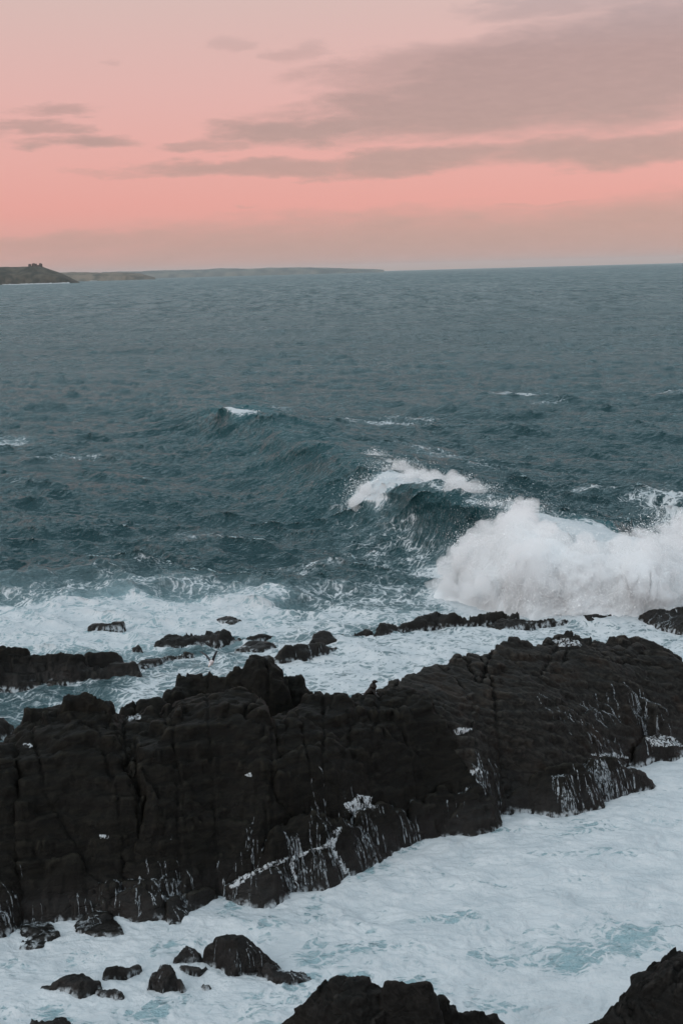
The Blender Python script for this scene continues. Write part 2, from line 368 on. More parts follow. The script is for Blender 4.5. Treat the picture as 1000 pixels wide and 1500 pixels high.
# crests: picture point, crest height, front width, back width, lean; the steep front lies on the left-hand side when walking far -> near
CRESTS = [
    ([(250, 560, .3, 16, 22, .1), (310, 590, 1.4, 12, 20, .2), (350, 606, 4.1, 4.5, 14, .9), (390, 614, 3.7, 6.0, 15, .5), (440, 635, 4.0, 7.0, 15, .5), (500, 658, 4.4, 6.5, 15, .6), (550, 681, 4.4, 6, 15, .8),
      (600, 706, 4.2, 6, 14, 1.0), (655, 716, 4.7, 5.0, 13, 1.2), (710, 730, 5.0, 4.4, 12, 1.3), (757, 742, 5.0, 4.0, 12, 1.2), (810, 755, 5.1, 4.5, 12, .8), (870, 777, 4.7, 5, 12, .5), (940, 791, 3.9, 6, 12, .4), (1040, 812, 2.4, 6, 12, .3), (1200, 830, 1.2, 6, 10, .2)]),
]
LOW_SWELL = [
    [(-150, 742, .2, 5, 12, .2), (0, 728, .9, 4, 10, .3), (140, 724, .9, 4, 10, .3), (290, 735, .2, 5, 12, .2)],
    [(180, 812, .2, 4, 9, .2), (300, 800, .7, 3, 8, .3), (430, 806, .7, 3, 8, .3), (560, 822, .2, 4, 9, .2)],
    [(300, 760, .2, 4, 9, .2), (420, 742, .8, 4, 9, .3), (520, 745, .2, 4, 9, .2)],
    [(640, 640, .2, 6, 14, .2), (760, 628, 1.0, 5, 12, .3), (900, 632, 1.0, 5, 12, .3), (1050, 640, .2, 6, 14, .2)],
    [(700, 690, .2, 5, 10, .2), (820, 680, .8, 4, 10, .3), (980, 690, .8, 4, 10, .3), (1100, 700, .2, 4, 10, .2)],
    [(-100, 600, .2, 7, 16, .2), (40, 590, 1.1, 6, 14, .3), (180, 594, 1.0, 6, 14, .3), (300, 604, .2, 6, 14, .2)],
    [(560, 540, .2, 9, 20, .2), (700, 528, 1.3, 8, 18, .3), (880, 530, 1.2, 8, 18, .3), (1040, 540, .2, 8, 20, .2)],
    [(60, 520, .2, 9, 22, .2), (220, 508, 1.4, 8, 20, .3), (380, 512, 1.2, 8, 20, .3), (520, 524, .2, 8, 20, .2)],
]
LOW = [  # gentler rollers, front towards the viewer: walk left to right
    [(-120, 846, .3, 3, 7, .3), (0, 842, 1.1, 2.2, 7, .5), (60, 832, 1.4, 2.0, 7, .5), (130, 826, 1.4, 1.8, 6, .5), (190, 825, 1.0, 2.0, 5, .4), (230, 826, .3, 2, 5, .3)],
    [(90, 868, .2, 2, 5, .3), (150, 855, .7, 2.0, 5, .4), (210, 848, .85, 1.8, 5, .4), (260, 845, .8, 1.8, 5, .4), (320, 850, .2, 2, 5, .3)],
    [(300, 872, .2, 2, 5, .3), (350, 868, .8, 1.5, 5, .5), (385, 872, .9, 1.3, 5, .6), (400, 888, .3, 1.5, 4, .3)],
    [(380, 868, .2, 2, 5, .2), (440, 858, .6, 2.2, 6, .3), (520, 850, .6, 2.2, 6, .3), (600, 856, .2, 2, 5, .3)],
    [(200, 676, .2, 6, 12, .2), (280, 668, .9, 6, 12, .3), (350, 655, 1.0, 7, 12, .3), (420, 645, .3, 7, 12, .2)],
    [(-80, 790, .2, 4, 10, .2), (0, 776, .8, 4, 9, .3), (90, 768, .8, 4, 9, .3), (170, 768, .2, 4, 9, .2)],
    [(820, 740, .1, 3, 8, .2), (880, 732, .8, 2.6, 8, .4), (960, 735, .8, 2.6, 8, .4), (1080, 738, .2, 3, 8, .2)],
    [(900, 772, .2, 3, 6, .2), (960, 758, 1.2, 2.6, 6, .4), (1010, 756, 1.4, 2.6, 6, .4), (1100, 765, .4, 3, 6, .2)],
    [(930, 582, .2, 5, 12, .2), (970, 577, 1.2, 4, 12, .4), (1030, 578, 1.0, 4, 12, .4), (1090, 580, .2, 5, 12, .2)],
    [(860, 563, .2, 4, 10, .2), (880, 560, .9, 4, 10, .3), (905, 562, .2, 4, 10, .2)],
]
def ocean_tile(N, L, wind, wdir, seed, cut=0.35):
    r = np.random.default_rng(seed)
    k1 = np.fft.fftfreq(N, L / N) * 2 * np.pi; KX, KY = np.meshgrid(k1, k1, indexing='ij')
    K = np.hypot(KX, KY); K[0, 0] = 1e-6
    Lp = wind**2 / 9.81; c = (KX * wdir[0] + KY * wdir[1]) / K
    S = np.exp(-1 / (K * Lp)**2) / K**3.75 * (c**8 * .95 + .05) * np.exp(-(K * cut * .15)**2); S[0, 0] = 0
    A = np.sqrt(S) * (r.normal(size=K.shape) + 1j * r.normal(size=K.shape))
    h = np.real(np.fft.ifft2(A)); s = h.std()
    dx_ = np.real(np.fft.ifft2(-1j * KX / K * A)) / s; dy_ = np.real(np.fft.ifft2(-1j * KY / K * A)) / s
    return h / s, dx_, dy_
def sample(tile, L, x, y):
    N = tile[0].shape[0]; u_ = (x / L * N) % N; v_ = (y / L * N) % N
    i = np.floor(u_).astype(int); j = np.floor(v_).astype(int); fu = u_ - i; fv = v_ - j
    i %= N; j %= N; i2 = (i + 1) % N; j2 = (j + 1) % N
    return [a[i, j] * (1 - fu) * (1 - fv) + a[i2, j] * fu * (1 - fv) + a[i, j2] * (1 - fu) * fv + a[i2, j2] * fu * fv for a in tile]

def crest_field(X, Y, crest, side):
    pts = catmull([(*W(px, py, z)[:2], z, wf, wb, ln) for (px, py, z, wf, wb, ln) in crest], 10)
    bd = np.full(X.shape, 1e9); sg = np.zeros(X.shape); par = np.zeros(X.shape + (4,)); nx = np.zeros(X.shape); ny = np.zeros(X.shape); ss = np.zeros(X.shape)
    n = len(pts)
    for i in range(n - 1):
        a, b = pts[i], pts[i + 1]; ex, ey = b[0] - a[0], b[1] - a[1]; L2 = ex * ex + ey * ey
        t = np.clip(((X - a[0]) * ex + (Y - a[1]) * ey) / L2, 0, 1)
        qx, qy = X - a[0] - ex * t, Y - a[1] - ey * t
        d = np.hypot(qx, qy); m = d < bd
        s = np.sign(ex * qy - ey * qx) * side
        bd = np.where(m, d, bd); sg = np.where(m, s, sg); ss = np.where(m, (i + t) / (n - 1), ss)
        par[m] = (a[2:] + (b[2:] - a[2:]) * t[..., None])[m]
        L = math.sqrt(L2); nx = np.where(m, -ey / L * side, nx); ny = np.where(m, ex / L * side, ny)
    return bd * np.where(sg >= 0, 1, -1), par, nx, ny, ss

def foam_regions(X, Y):
    f = np.zeros(X.shape); mk = np.zeros(X.shape); amp = np.ones(X.shape)
    wob = fbm(X * .25, Y * .25, X * 0 + 3.1, 3) * 3.0
    wob2 = fbm(X * .06, Y * .06, X * 0 + 8.1, 3) * 6.0
    def put(poly, fv, mv, soft, w=1.0, av=None):
        nonlocal f, mk, amp
        sd = poly_sd(X, Y, [W(*p) for p in poly]) + w * (wob if soft < 3 else wob + wob2)
        k = sstep(soft, -soft, sd)
        f = np.maximum(f, fv * k); mk = np.maximum(mk, mv * k)
        if av is not None: amp = amp * (1 - k) + av * k
    # front channel
    put([(-400, 1360), (0, 1350), (200, 1320), (500, 1250), (700, 1150), (900, 1080), (1040, 1040), (1500, 1000), (1500, 2600), (-900, 2600)], 1.02, 1.0, .8, .1, .22)
    f = f - sstep(.5, 1, f) * np.clip(fbm(X * .16 + wob * .5, Y * .30 + wob * .4, X * 0 + 21, 4) * 1.6 + .02, 0, .34)
    # inner channel between reef and ridge
    put([(330, 950), (420, 940), (560, 925), (760, 903), (860, 896), (1000, 905), (1200, 930), (1200, 1000), (1000, 985), (860, 955), (740, 955), (600, 1010), (540, 1040), (440, 1060), (380, 990)], .72, .38, 1.4, .4, .35)
    put([(180, 960), (420, 950), (440, 1040), (250, 1040), (200, 1060), (120, 1060), (160, 1000)], .50, .30, 2, .5, .35)
    put([(-200, 1000), (180, 990), (170, 1090), (-200, 1150)], .27, .12, 2, .3, .6)
    # surge outside the reef
    put([(-300, 880), (60, 880), (200, 868), (330, 876), (395, 872), (420, 900), (400, 940), (200, 955), (-300, 965)], .74, .95, 3.5, .7, .6)
    put([(380, 905), (520, 893), (640, 882), (760, 885), (760, 905), (560, 925), (400, 945)], .68, .5, 3, .6, .5)
    put([(420, 868), (560, 855), (680, 850), (700, 880), (560, 895), (430, 905)], .44, .15, 3, .6, .8)
    put([(620, 868), (700, 850), (1300, 850), (1300, 925), (900, 915), (740, 905), (650, 890)], 1.15, 1.0, 2, .5, .4)
    put([(-300, 865), (200, 850), (380, 856), (400, 900), (-300, 905)], .38, .30, 4, .8, .9)
    put([(340, 955), (400, 980), (560, 1010), (560, 1040), (440, 1060)], .42, .3, 1.5, .2, .3)
    # loose streaks on the open sea
    def el(px, py, rx, ry, fv, mv=0.0):
        nonlocal f, mk
        cx, cy, _ = W(px, py); D = cy; a = rx / FPX * D; b = abs(W(px, py - ry)[1] - W(px, py + ry)[1]) / 2
        q = ((X - cx) / a)**2 + ((Y - cy) / b)**2
        k = np.exp(-q * 1.2); f = np.maximum(f, fv * k); mk = np.maximum(mk, mv * k)
    for e in [(762, 579, 48, 4, .62), (800, 590, 40, 3, .3), (5, 650, 30, 9, .6, .3), (560, 622, 70, 7, .48), (600, 612, 60, 4, .35), (985, 582, 35, 4, .6), (880, 737, 55, 5, .5), (980, 745, 70, 10, .6),
              (930, 722, 90, 6, .34), (860, 735, 60, 4, .35), (650, 692, 60, 8, .36, .1), (620, 676, 50, 6, .32), (580, 775, 60, 6, .25), (150, 770, 60, 5, .25), (410, 607, 30, 5, .35), (985, 775, 50, 16, .8, .2),
              (715, 706, 50, 7, .35), (900, 560, 80, 4, .2), (520, 765, 90, 9, .2), (100, 672, 80, 7, .26), (300, 790, 150, 10, .22), (460, 835, 120, 10, .30), (30, 715, 60, 6, .22), (640, 840, 50, 14, .7, .3), (410, 880, 30, 10, .7, .5), (330, 890, 90, 14, .6, .9)]:
        el(*e)
    # windows of turquoise in the foam of the front channel
    def win(px, py, rx, ry, dv):
        nonlocal f
        cx, cy, _ = W(px, py); D = cy; a = rx / FPX * D; b = abs(W(px, py - ry)[1] - W(px, py + ry)[1]) / 2
        xx = X - cx + wob * .3; yy = Y - cy + wob * .25
        k = np.exp(-(((xx) / a)**2 + ((yy) / b)**2)**1.5); f = f - dv * k
    for e in [(850, 1402, 75, 22, .50), (905, 1385, 40, 20, .45), (550, 1390, 60, 12, .42), (480, 1395, 50, 22, .40), (600, 1455, 60, 20, .42), (700, 1480, 60, 22, .34), (760, 1470, 50, 18, .3), (470, 1440, 50, 18, .36),
              (250, 1390, 60, 12, .26), (120, 1395, 50, 12, .28), (60, 1480, 90, 22, .30), (560, 1270, 60, 12, .28), (700, 1300, 60, 8, .22), (870, 1290, 60, 8, .20), (640, 1345, 60, 8, .28), (350, 1470, 80, 20, .3), (220, 1480, 60, 20, .22),
              (960, 1330, 60, 10, .2), (800, 1250, 70, 6, .18), (420, 1370, 60, 12, .2), (960, 1390, 40, 20, .26), (870, 1215, 60, 6, .2), (450, 1340, 70, 8, .18)]:
        win(*e)
    chn = sstep(.9, 1.0, mk) * (Y < 75)
    f = np.where(chn > 0, np.maximum(f, .44 * chn), f)
    return f, mk, amp

def build_sea():
    ys = np.concatenate([np.linspace(2600, 1560, 26), np.linspace(1550, 352.5 + 47 + 6, 1130)[:]])
    hor = 750 - FPX * math.tan(PITCH)           # picture height of the horizon, mid column
    D = []
    for y in ys:
        a = PITCH + math.atan((y - 750) / FPX); D.append(CAM_H / math.tan(a) if y > hor + .1 else 9e4)
    D = np.array([d for d in D if d < 9e3]); D = np.concatenate([[3, 8], D[D > 9], np.geomspace(D[-1] * 1.1, 48000, 20)])
    A = np.concatenate([np.linspace(-88, -16.5, 45), np.linspace(-16, 16, 640), np.linspace(16.5, 88, 45)])
    DD, AA = np.meshgrid(D, np.radians(A), indexing='ij')
    X = DD * np.tan(np.clip(AA, -1.35, 1.35)) if False else DD * np.sin(AA) / np.cos(np.clip(AA, -R(16), R(16)))
    Y = DD * np.cos(AA) / np.cos(np.clip(AA, -R(16), R(16)))
    f, mk, amp = foam_regions(X, Y)
    teal = np.zeros(X.shape); Z = np.zeros(X.shape); OX = np.zeros(X.shape); OY = np.zeros(X.shape)
    t1 = ocean_tile(1024, 210.0, 5.2, (-.25, -.97), 3); t2 = ocean_tile(1024, 83.0, 2.9, (-.5, -.86), 5, .2)
    t3 = ocean_tile(512, 1500.0, 13.0, (-.45, -.9), 9)
    ca, sa = math.cos(.4), math.sin(.4)
    a1 = sample(t1, 210.0, X * ca - Y * sa, X * sa + Y * ca)
    a1[1], a1[2] = a1[1] * ca + a1[2] * sa, -a1[1] * sa + a1[2] * ca
    a2 = sample(t2, 83.0, X + 11, Y + 7); a3 = sample(t3, 1500.0, X, Y)
    fade = .35 + .65 / (1 + (DD / 1100)**2); fade2 = .5 + .5 / (1 + (DD / 500)**2)
    gusty = 1 + .5 * fbm(X * .012, Y * .03, X * 0 + 1.7, 3) * 2
    s1 = .21 * amp * (.35 + .65 * fade) * gusty; s2 = .15 * amp * fade2 * gusty; s3 = .30 * np.clip(DD / 250, 0.0, 1) * (.3 + .7 * fade)
    Z += s1 * a1[0] + s2 * a2[0] + s3 * a3[0]
    OX += -(s1 * a1[1] + s2 * a2[1]) * 1.2; OY += -(s1 * a1[2] + s2 * a2[2]) * 1.05
    # boil of the foamy channels
    ch = np.clip(1 - amp, 0, 1); near = DD < 130
    b = np.zeros(X.shape); xs, ysn = X[near], Y[near]
    wx = fbm(xs * .3, ysn * .3, xs * 0 + 4, 2) * 2.5
    b[near] = .42 * fbm(xs * .33 + wx, ysn * .55 + wx, xs * 0 + .5, 4, gain=.52) + .16 * fbm(xs * 1.4 + wx, ysn * 2.0, xs * 0 + 2.5, 4, ridged=True)
    Z += b * ch
    allc = [(c, 1) for c in CRESTS] + [(c, 1) for c in LOW] + [(c, 1) for c in LOW_SWELL]
    for ci, (c, _) in enumerate(allc):
        pw = [W(p[0], p[1], p[2]) for p in c]
        x0, x1 = min(p[0] for p in pw) - 45, max(p[0] for p in pw) + 45; y0, y1 = min(p[1] for p in pw) - 45, max(p[1] for p in pw) + 45
        if ci: x0 += 25; x1 -= 25; y0 += 20; y1 -= 20
        m = (X > x0) & (X < x1) & (Y > y0) & (Y < y1)
        xs, ysn = X[m], Y[m]
        d, par, nx, ny, ss = crest_field(xs + fbm(xs * .1, ysn * .1, xs * 0 + ci, 3) * (2.2 if ci == 0 else 1.2), ysn, c, -1)
        Am, wf, wb, ln = par.T
        Am = Am * (1 + .18 * fbm(xs * .22, ysn * .22, xs * 0 + 6, 3)); endf = sstep(0, .05, ss) * sstep(1, .95, ss)
        pf = np.where(d > 0, 1 / (1 + (np.abs(d) / wf * 1.35)**2.4), np.exp(-(np.abs(d) / wb)**1.7))
        trough = -.12 * Am * np.exp(-((d - wf * 1.9) / wf)**2)
        h = (Am * pf + trough) * endf
        Z[m] += h
        lean = ln * Am * .42 * pf**2.4 * endf
        OX[m] += nx * lean; OY[m] += ny * lean
        # ripples are stretched out and calmer on the steep face
        crest_top = sstep(.55, 1.0, pf) * np.clip(Am / 3.5, 0, 1) * endf
        if ci == 0:
            tz = sstep(.02, .10, ss) * sstep(.22, .13, ss) * .45 + sstep(.70, .74, ss) * sstep(.95, .86, ss) * 1.0 + .22
            teal[m] = np.maximum(teal[m], crest_top * tz)
            fcl = np.exp(-((d + .4) / 1.1)**2)
            rag = fbm(xs * .45, ysn * .45, xs * 0 + 12, 4) * 1.6
            zone = sstep(.12, .14, ss) * sstep(.18, .15, ss) * .9 + sstep(.42, .44, ss) * sstep(.51, .48, ss) + .35 * sstep(.46, .5, ss) * sstep(.74, .70, ss) * sstep(.3, -.6, d)
            f[m] = np.maximum(f[m], (fcl * 1.1 + np.exp(-((d + 3.5) / 3.2)**2) * .62) * np.clip(zone, 0, 1) + rag * fcl * np.clip(zone, 0, 1) * .5)
            # fall of white water at the first break
            z2 = sstep(.425, .44, ss) * sstep(.50, .47, ss) * sstep(5.2, 3.6, d) * sstep(-2.0, -.5, d)
            f[m] = np.maximum(f[m], z2 * 1.25); mk[m] = np.maximum(mk[m], z2)
            lace = sstep(1, 5, d) * sstep(16, 7, d) * sstep(.35, .6, ss) * sstep(.95, .75, ss)
            f[m] = np.maximum(f[m], lace * .30)
            teal[m] = np.maximum(teal[m], sstep(.5, 3, d) * sstep(14, 4, d) * sstep(.05, .2, ss) * .16)
        elif ci in (1, 2, 3):
            f[m] = np.maximum(f[m], sstep(-2.5, 1.5, d) * sstep(5, 2, d) * sstep(.25, .6, ss) * endf * (.40 if ci != 1 else .20))
            f[m] *= 1 - .5 * sstep(.0, 1.0, d) * sstep(2.6, 1.4, d) * sstep(.0, .2, ss) * sstep(.7, .5, ss) * (ci < 3)
    far = sstep(90, 500, DD)
    V = np.stack([X + OX, Y + OY, Z], -1).reshape(-1, 3)
    F = grid_faces(*X.shape)
    o = mesh_np('sea', V, F, M_WATER, attrs={'foam': f, 'milk': np.clip(mk, 0, 1), 'teal': np.clip(teal, 0, 1), 'far': far, 'far2': sstep(250, 1200, DD)})
    return tag(o, kind='structure')
SEA = build_sea()

# ------------------------------------------------------------------ rock builder
def tps(P3):
    P3 = np.array(P3, float); n = len(P3); x, y, z = P3.T
    K = lambda r2: np.where(r2 > 0, r2 * np.log(r2 + 1e-12), 0)
    A = np.zeros((n + 3, n + 3)); A[:n, :n] = K((x[:, None] - x)**2 + (y[:, None] - y)**2) + np.eye(n) * .6
    A[:n, n] = A[n, :n] = 1; A[:n, n + 1] = A[n + 1, :n] = x; A[:n, n + 2] = A[n + 2, :n] = y
    w = np.linalg.solve(A, np.concatenate([z, np.zeros(3)]))
    def ev(X, Y):
        s = w[n] + w[n + 1] * X + w[n + 2] * Y
        for i in range(n): s = s + w[i] * K((X - x[i])**2 + (Y - y[i])**2)
        return s
    return ev
CRACKS = []
def rock(name, outline, inner=(), mat=None, parent=None, g=.075, steep=3.0, rnd=.25, jag=.22, blocky=.16, cell=1.5, rough=.16, strata=.05, sang=23, zmin=-.7, seed=0, cracks=True, fit=None, terr=.55, step=.5, foot=9, fac=.42, lam=0.0):
    zt = max(p[2] for p in outline)
    outline = [(p[0], p[1] - (foot if p[2] <= .35 else 0), p[2]) for p in outline]
    if fit is None: fit = zt < 2.95 and min(p[2] for p in outline) <= .2
    if fit:                                     # the back of a stone has to stand behind its foot: lower it until it does
        lo = [p for p in outline if p[2] <= .3 * zt]; hi = [p for p in outline if p[2] >= .55 * zt]
        wid = (max(p[0] for p in outline) - min(p[0] for p in outline)) / FPX * W(*outline[0])[1]
        for s_ in np.linspace(1, .15, 60):
            gap = [W(p[0], p[1], p[2] * s_)[1] - W(p[0], min(lo, key=lambda q: abs(q[0] - p[0]) - .2 * q[1])[1], 0)[1] for p in hi]
            if sorted(gap)[len(gap) // 3] > min(.10 * wid, .22): break
        outline = [(p[0], p[1], p[2] * s_ if p[2] > .05 else p[2]) for p in outline]; inner = [(p[0], p[1], p[2] * s_) for p in inner]
    P3 = [W(*p) for p in outline]; I3 = [W(*p) for p in inner]
    S = tps(P3 + I3)
    xs = [p[0] for p in P3]; ys_ = [p[1] for p in P3]; mg = 1.6
    gx = np.arange(min(xs) - mg, max(xs) + mg, g); gy = np.arange(min(ys_) - mg, max(ys_) + mg, g)
    X, Y = np.meshgrid(gx, gy)
    zr = max(p[2] for p in P3 + I3) + .3
    Zs = np.clip(S(X, Y), -1.5, zr)
    sd = poly_sd(X, Y, P3) + jag * (fbm(X * .9 + seed, Y * .9, X * 0 + seed * 1.7, 4) * 2.2)
    low = sstep(-.1, 1.0, Zs)                   # feet are not rounded away under the water
    Z = Zs + .08 + .6 * rnd * low - rnd * low * np.exp(-np.maximum(-sd, 0) / (rnd * 1.2)) * sstep(-3 * rnd, 0, sd)
    Z = Z - steep * np.maximum(sd, 0) - 1.2 * np.maximum(sd, 0)**2
    # big jointed blocks
    ca, sa = math.cos(R(sang)), math.sin(R(sang))
    U_ = X * ca + Y * sa; V_ = -X * sa + Y * ca
    wz = fbm(X * .6, Y * .6, Z * .6 + seed, 2) * .9
    if blocky > 0:
        Z0 = Z
        f1, e, cid = voronoi(U_ / (cell * 1.5) + wz * .25 + seed, V_ / (cell * .8) + wz * .25, Z0 / (cell * .8) + seed * .3)
        Z = Z + blocky * (cid - .5) * 1.5 * sstep(-.02, .08, e) - blocky * .5 * sstep(.05, .0, e)
        f1, e2, cid2 = voronoi(U_ / cell * 1.6 + wz * .3, V_ / cell * 2.9 + wz * .3, Z0 / cell * 2.6 + seed * .7)
        Z = Z + blocky * .50 * (cid2 - .5) * 1.5 * sstep(-.02, .08, e2) - blocky * .16 * sstep(.06, .0, e2)
    if terr > 0:                                # ledges along the bedding
        q = (Z + .10 * U_ + .16 * V_ + .30 * fbm(X * .5, Y * .5, X * 0 + seed, 3)) / step
        fr = q - np.floor(q); tm = sstep(-.1, .5, fbm(X * .35 + 5, Y * .35, X * 0 + seed, 2) + .25)
        Z = Z + terr * step * tm * (sstep(.62, 1.0, fr) - fr)
    if cracks:
        for (pl, wd, dp) in CRACKS:
            pts = []
            for (px, py) in pl:
                z = 4.0
                for _ in range(5):
                    q = W(px, py, z); z = float(np.clip(S(np.array([q[0]]), np.array([q[1]]))[0], 0, zr))
                pts.append(W(px, py, z))
            dl = line_dist(X + .22 * fbm(X * 1.5, Y * 1.5, X * 0 + 2, 3), Y + .22 * fbm(X * 1.5, Y * 1.5, X * 0 + 7, 3), pts)
            Z = Z - dp * .65 * np.exp(-(dl / (wd * .7))**2)
    # second stage: push along the normal by solid noise, so that steep faces are as rough as flat ones
    gyy, gxx = np.gradient(Z, g)
    n = np.stack([-gxx, -gyy, np.ones_like(Z)], -1); ln = np.linalg.norm(n, axis=-1, keepdims=True); n /= np.maximum(ln, 1.0)
    n /= np.linalg.norm(n, axis=-1, keepdims=True)
    tilt = (V_ * .55 + Z * .85)
    st = fbm(U_ * .35, V_ * .35, Z * .35 + 3, 2) * 1.4
    saw = (tilt * 1.9 + st * 2) % 1.0; lay = np.where(saw < .82, saw / .82, (1 - saw) / .18) - .5
    fa, fe, fc = voronoi(U_ * 1.7 + st * .3, V_ * 2.6 + st * .3, Z * 3.0 + seed)
    dsp = lam * fbm(U_ * .45, V_ * 5.5 + st, Z * 5.5, 4, gain=.6) * 2 + rough * fac * (fc - .5) + rough * (fbm(X * .8 + seed, Y * .8, Z * .8, 5, gain=.6) * .8 + .35 * fbm(X * 1.7, Y * 1.7 + seed, Z * 1.7, 4, ridged=True)) + strata * lay + rough * .25 * fbm(U_ * 2.0, V_ * 7, Z * 7, 3)
    V = np.stack([X, Y, Z], -1) + n * dsp[..., None]
    keep = Z > zmin
    F = grid_faces(*X.shape, keep=keep)
    V2, F2, _ = compact(V.reshape(-1, 3), F)
    V2 = V2.copy(); V2[:, 2] = np.maximum(V2[:, 2], zmin - .6)
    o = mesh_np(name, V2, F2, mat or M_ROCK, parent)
    return o

CRACKS = [([(130, 1112), (165, 1130), (200, 1162), (208, 1195), (195, 1224), (165, 1262)], .10, .4), ([(40, 1040), (60, 1075), (120, 1090), (172, 1100)], .08, .3), ([(95, 1052), (140, 1060), (176, 1085)], .07, .25), ([(225, 1100), (330, 1090), (400, 1075)], .07, .22), ([(50, 1148), (100, 1122), (135, 1110)], .10, .30), ([(250, 1035), (256, 1110), (262, 1180)], .09, .28), ([(302, 1022), (312, 1090)], .07, .2),
          ([(385, 1060), (396, 1130), (402, 1190)], .11, .35), ([(680, 958), (702, 1000), (730, 1035), (748, 1060)], .14, .50), ([(552, 1015), (600, 1032), (642, 1062)], .09, .3),
          ([(850, 932), (900, 985), (962, 1040)], .11, .3), ([(740, 945), (790, 990), (850, 1032)], .10, .28), ([(640, 972), (682, 1012)], .08, .25), ([(540, 1060), (600, 1078), (668, 1085)], .10, .3),
          ([(215, 1165), (300, 1132), (395, 1100)], .08, .22), ([(820, 960), (870, 1005)], .09, .25), ([(60, 1230), (110, 1200), (150, 1195)], .08, .2), ([(690, 1085), (720, 1130), (735, 1180)], .12, .35),
          ([(430, 1045), (470, 1110), (480, 1170)], .09, .3), ([(470, 1110), (560, 1130), (650, 1120)], .09, .25), ([(650, 985), (760, 1040), (880, 1075)], .08, .2)]
ridge = empty('rock_ridge', (0, 62, 0), 'long black jointed rock ridge crossing the frame between the surf and the foam channel', 'rock')
RB = dict(parent=ridge)
